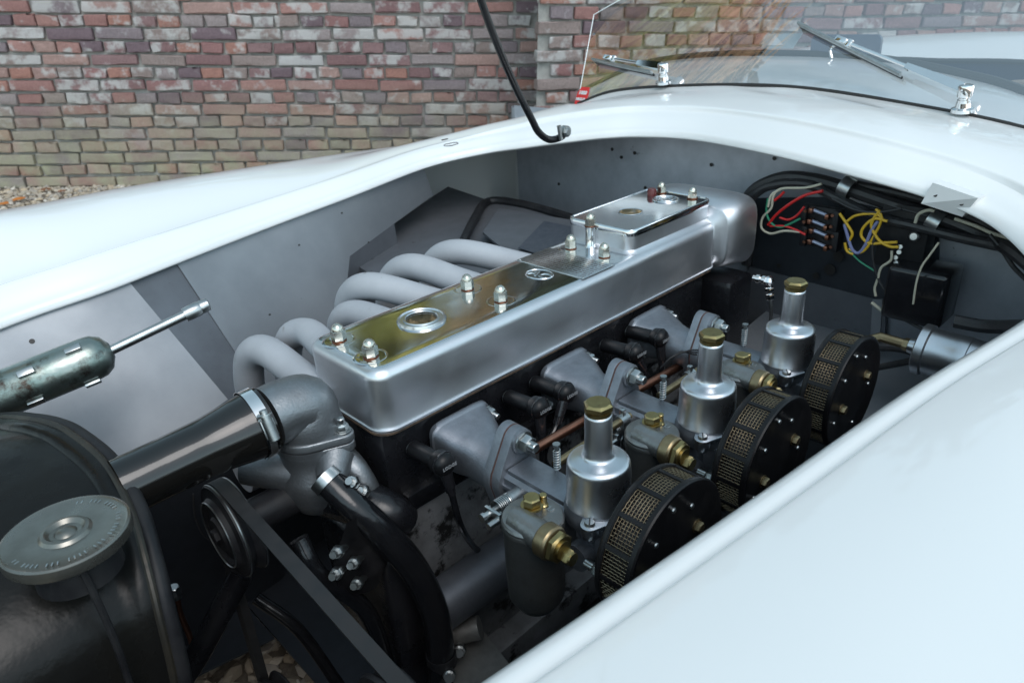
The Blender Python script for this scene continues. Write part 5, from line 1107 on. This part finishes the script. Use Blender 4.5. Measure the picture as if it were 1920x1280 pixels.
wires = [('red_wire', W_red, 'bright red wire curving down left of the fuse blocks', [(1543, 358), (1510, 366), (1480, 383), (1455, 403), (1440, 422)], .0028),
         ('red_wire', W_red, 'short dark red wire entering the upper fuse block', [(1508, 388), (1494, 404), (1478, 412), (1462, 408)], .0022),
         ('red_wire', W_red, 'red wire running to the lower fuse block', [(1444, 424), (1470, 424), (1490, 430), (1510, 440)], .0022),
         ('white_wire', W_white, 'long cream wire looping round left of the fuse blocks', [(1540, 345), (1510, 352), (1465, 354), (1450, 368), (1446, 390), (1430, 408), (1428, 428), (1445, 438), (1470, 433), (1500, 435)], .0024),
         ('white_wire', W_white, 'second cream wire beside the loom at left', [(1462, 356), (1446, 366), (1440, 388)], .0024),
         ('green_wire', W_green, 'green wire below the red one at the fuse blocks', [(1440, 372), (1437, 398), (1446, 418), (1463, 426), (1485, 418), (1500, 410)], .0022),
         ('yellow_wire', W_yel, 'yellow wire leaving the upper fuse block on the right', [(1574, 400), (1588, 420), (1598, 438), (1592, 452)], .0026),
         ('yellow_wire', W_yel, 'yellow wire looping highest between fuse blocks and regulator', [(1588, 415), (1605, 404), (1640, 401), (1652, 412), (1640, 440), (1622, 468), (1606, 474), (1592, 466)], .0024),
         ('yellow_wire', W_yel, 'large yellow loop ending at the regulator terminal', [(1650, 395), (1640, 407), (1634, 425), (1648, 450), (1668, 462), (1685, 463)], .0028),
         ('yellow_wire', W_yel, 'second large yellow loop crossing the first', [(1664, 415), (1640, 410), (1620, 425), (1615, 442), (1630, 456), (1660, 455), (1682, 454)], .0026),
         ('yellow_wire', W_yel, 'short yellow tail below the fuse block', [(1584, 455), (1588, 470), (1600, 477)], .0026),
         ('lilac_wire', W_purp, 'lilac and white striped wire hanging below the fuse block', [(1583, 420), (1590, 445), (1598, 468), (1610, 474), (1622, 460), (1634, 432), (1646, 415)], .0030),
         ('cream_wire', W_white, 'thin cream wire dropping beside the black regulator', [(1672, 470), (1670, 488), (1652, 502), (1646, 522), (1640, 540), (1642, 555)], .0024),
         ('cream_wire', W_white, 'cream wire running down right towards the silver canister', [(1634, 567), (1648, 578), (1664, 590), (1675, 595)], .0032),
         ('cream_wire', W_white, 'cream wire arching beside the second loom clip', [(1716, 418), (1722, 402), (1740, 394), (1752, 396)], .0028),
         ('cream_wire', W_white, 'pair of cream wires along the loom at far right', [(1790, 410), (1830, 424), (1862, 438), (1895, 448, .74), (1930, 470, .70)], .0030),
         ('white_wire', W_white, 'thin pale wire curving over the black regulator box', [(1760, 455, .735), (1742, 480, .735), (1728, 500, .735), (1718, 530, .735), (1712, 570, .735)], .0018)]
wires += [('black_wire', M_loom, 'thin black wire sagging under the loom above the yellow wires', [(1560, 372), (1600, 392), (1640, 398), (1690, 392)], .0022),
          ('black_wire', M_loom, 'thin black wire dropping right of the fuse blocks', [(1640, 440), (1636, 480), (1650, 530), (1690, 580)], .0026),
          ('green_wire', W_green, 'dark green wire running down right from the fuse blocks', [(1592, 470), (1612, 490), (1640, 508)], .0018),
          ('yellow_wire', W_yel, 'short yellow wire at the top terminal of the regulator', [(1642, 392), (1650, 400), (1654, 412)], .0026),
          ('red_wire', W_red, 'orange red wire under the loom at upper left', [(1470, 360), (1462, 368), (1452, 376)], .0026),
          ('black_wire', M_loom, 'long thin black cable from the loom down to the canister', [(1690, 596), (1720, 612), (1740, 622)], .003)]
for nm, mt, lb, pts, r_ in wires:
    w_ = run(pts, r_*.82, .765, 8, 5); b0 = P(pts[0][0], pts[0][1], x=.765); single(nm, w_, mt, lb, 'wire', b0, 'loose coloured wires at the firewall')
for (cxx, cyy, lb) in ((1540, 408, 'upper fuse block with glass fuses in copper clips'), (1540, 446, 'lower fuse block with glass fuses in copper clips, under the other one')):
    c_ = P(cxx, cyy, x=.79); F_ = Thing('fuse_block', lb, 'fuse block', c_, 'fuse blocks on the firewall')
    b_ = MB(); b_.box(c_+V((.006, 0, 0)), (.014, .062, .034), bev=.002)
    for s in (-1, 1): b_.box(c_+V((-.003, s*.026, .0)), (.016, .010, .034), bev=.002)
    F_.part('block_base', b_, M_matt)
    for z_ in (-.009, .009):
        g_ = MB(); g_.tube([c_+V((-.006, -.016, z_-.003)), c_+V((-.006, .016, z_+.004))], .0028, 10); F_.part('glass_fuse', g_, plain('fuse_glass', (.35, .38, .50), .1, .3))
        for s in (-1, 1):
            k_ = MB(); k_.box(c_+V((-.008, s*.0135, z_+s*.003)), (.012, .006, .008), bev=.0008); k_.tube([c_+V((-.004, s*.022, z_+.001)), c_+V((-.013, s*.022, z_+.001))], .0026, 10); F_.part('copper_clip', k_, M_copper)
rg = Thing('voltage_regulator', 'glossy black regulator box under the loom, behind the rear filter', 'regulator', P(1730, 560, x=.78))
rb_ = MB(); c_ = P(1728, 545, x=.79); rb_.box(c_, (.07, .085, .085), bev=.008, seg=3); rg.part('cover_box', rb_, M_bake)
r2_ = MB(); r2_.box(P(1700, 440, x=.81), (.04, .07, .10), bev=.004); rg.part('back_box', r2_, M_matt)
r3_ = MB()
for k in range(7):
    p = P(1690-k*3+random.uniform(-3, 3), 462+k*10, x=.775); r3_.hex(p, (-1, random.uniform(-.3, .3), .2), .007, .006)
rg.part('terminal_screw', r3_, M_steel)
r4_ = MB(); r4_.lathe([(.007, 0), (.007, .006), (.005, .008)], P(1716, 443, x=.78), (-1, 0, .2), 18); rg.part('round_stud', r4_, M_steel)
# canister on the near side
cn = Thing('silver_canister', 'silver metal canister lying across the bay behind the rear filter', 'canister', P(1760, 650, x=.66))
k0 = P(1722, 652, x=.665); kd = V((0.02, -1, -.03)).normalized(); kc = MB(); kc.lathe([(.010, -.012), (.012, -.002), (.032, .0), (.0355, .002), (.0355, .012), (.0325, .014), (.0325, .046), (.0330, .047), (.0330, .060), (.0322, .061), (.0322, .14)], k0, kd, 44); cn.part('canister_body', kc, M_dash)
kf = MB(); kf.hex(k0-kd*.012, -kd, .016, .008); kf.tube([k0-kd*.02, k0-kd*.05, k0-kd*.07+V((-.01, 0, -.01))], .007, 10); cn.part('brass_union', kf, M_bronze)
for kpp, kr in (([P(*q, x=.70) for q in ((1630, 650), (1680, 652), (1715, 660))], .006), ([P(*q, x=.70) for q in ((1640, 690), (1690, 680), (1715, 675))], .005), ([P(1790, 602, x=.70), P(1850, 612, x=.70), P(1930, 612, x=.66)], .009)): cn.part('black_pipe', MB().tube(kpp, kr, 10, 4), M_loom)
ks = sheet([P(*q, x=.80) for q in ((1638, 560), (1656, 560), (1650, 660), (1632, 660))], .004); single('support_strut', ks, M_sheet, 'narrow upright metal strut behind the rear air filter', 'strut', P(1640, 600, x=.80))
# floor of the right hand footwell
rfw = sheet([(.60, -.40, .50), (.60, .0, .50), (.86, .0, .53), (.86, -.40, .53)], .003, V((0, 0, 1))); single('footwell_floor', rfw, M_sheet, 'angled grey sheet low behind the rear air filter', 'panel', (.7, -.2, .5))
# brake pipe low on the left
bpi = Thing('brake_pipe', 'thin copper brake pipe with a hex union, low between radiator and pulley', 'pipe', P(330, 1120, y=.2))
bq = MB(); bq.tube([P(*q, y=.20) for q in ((332, 1122), (338, 1150), (355, 1190), (366, 1228), (372, 1260))], .0036, 10, 5); bpi.part('pipe_run', bq, M_copper)
bq2 = MB(); bq2.hex(P(324, 1100, y=.20), (P(332, 1122, y=.2)-P(324, 1100, y=.2)), .013, .012); bq2.lathe([(.005, 0), (.005, .006)], P(330, 1114, y=.20), (P(332, 1122, y=.2)-P(324, 1100, y=.2)), 12); bpi.part('pipe_union', bq2, M_steel)
lw = MB(); lw.tube([P(*q, y=.36) for q in ((362, 925), (368, 975), (390, 1010), (425, 1015))], .0016, 6, 6); lw.tube([P(*q, y=.36) for q in ((400, 990), (405, 1020), (430, 1030))], .0016, 6, 6); single('hanging_wire', lw, M_loom, 'thin dark wire looping on the inner wing behind the pulley', 'wire', P(368, 975, y=.36))

# ---------------------------------------------------------------- stand the car in the world
bpy.context.view_layer.update()
for o in ROOTS: o.matrix_world = T @ o.matrix_world
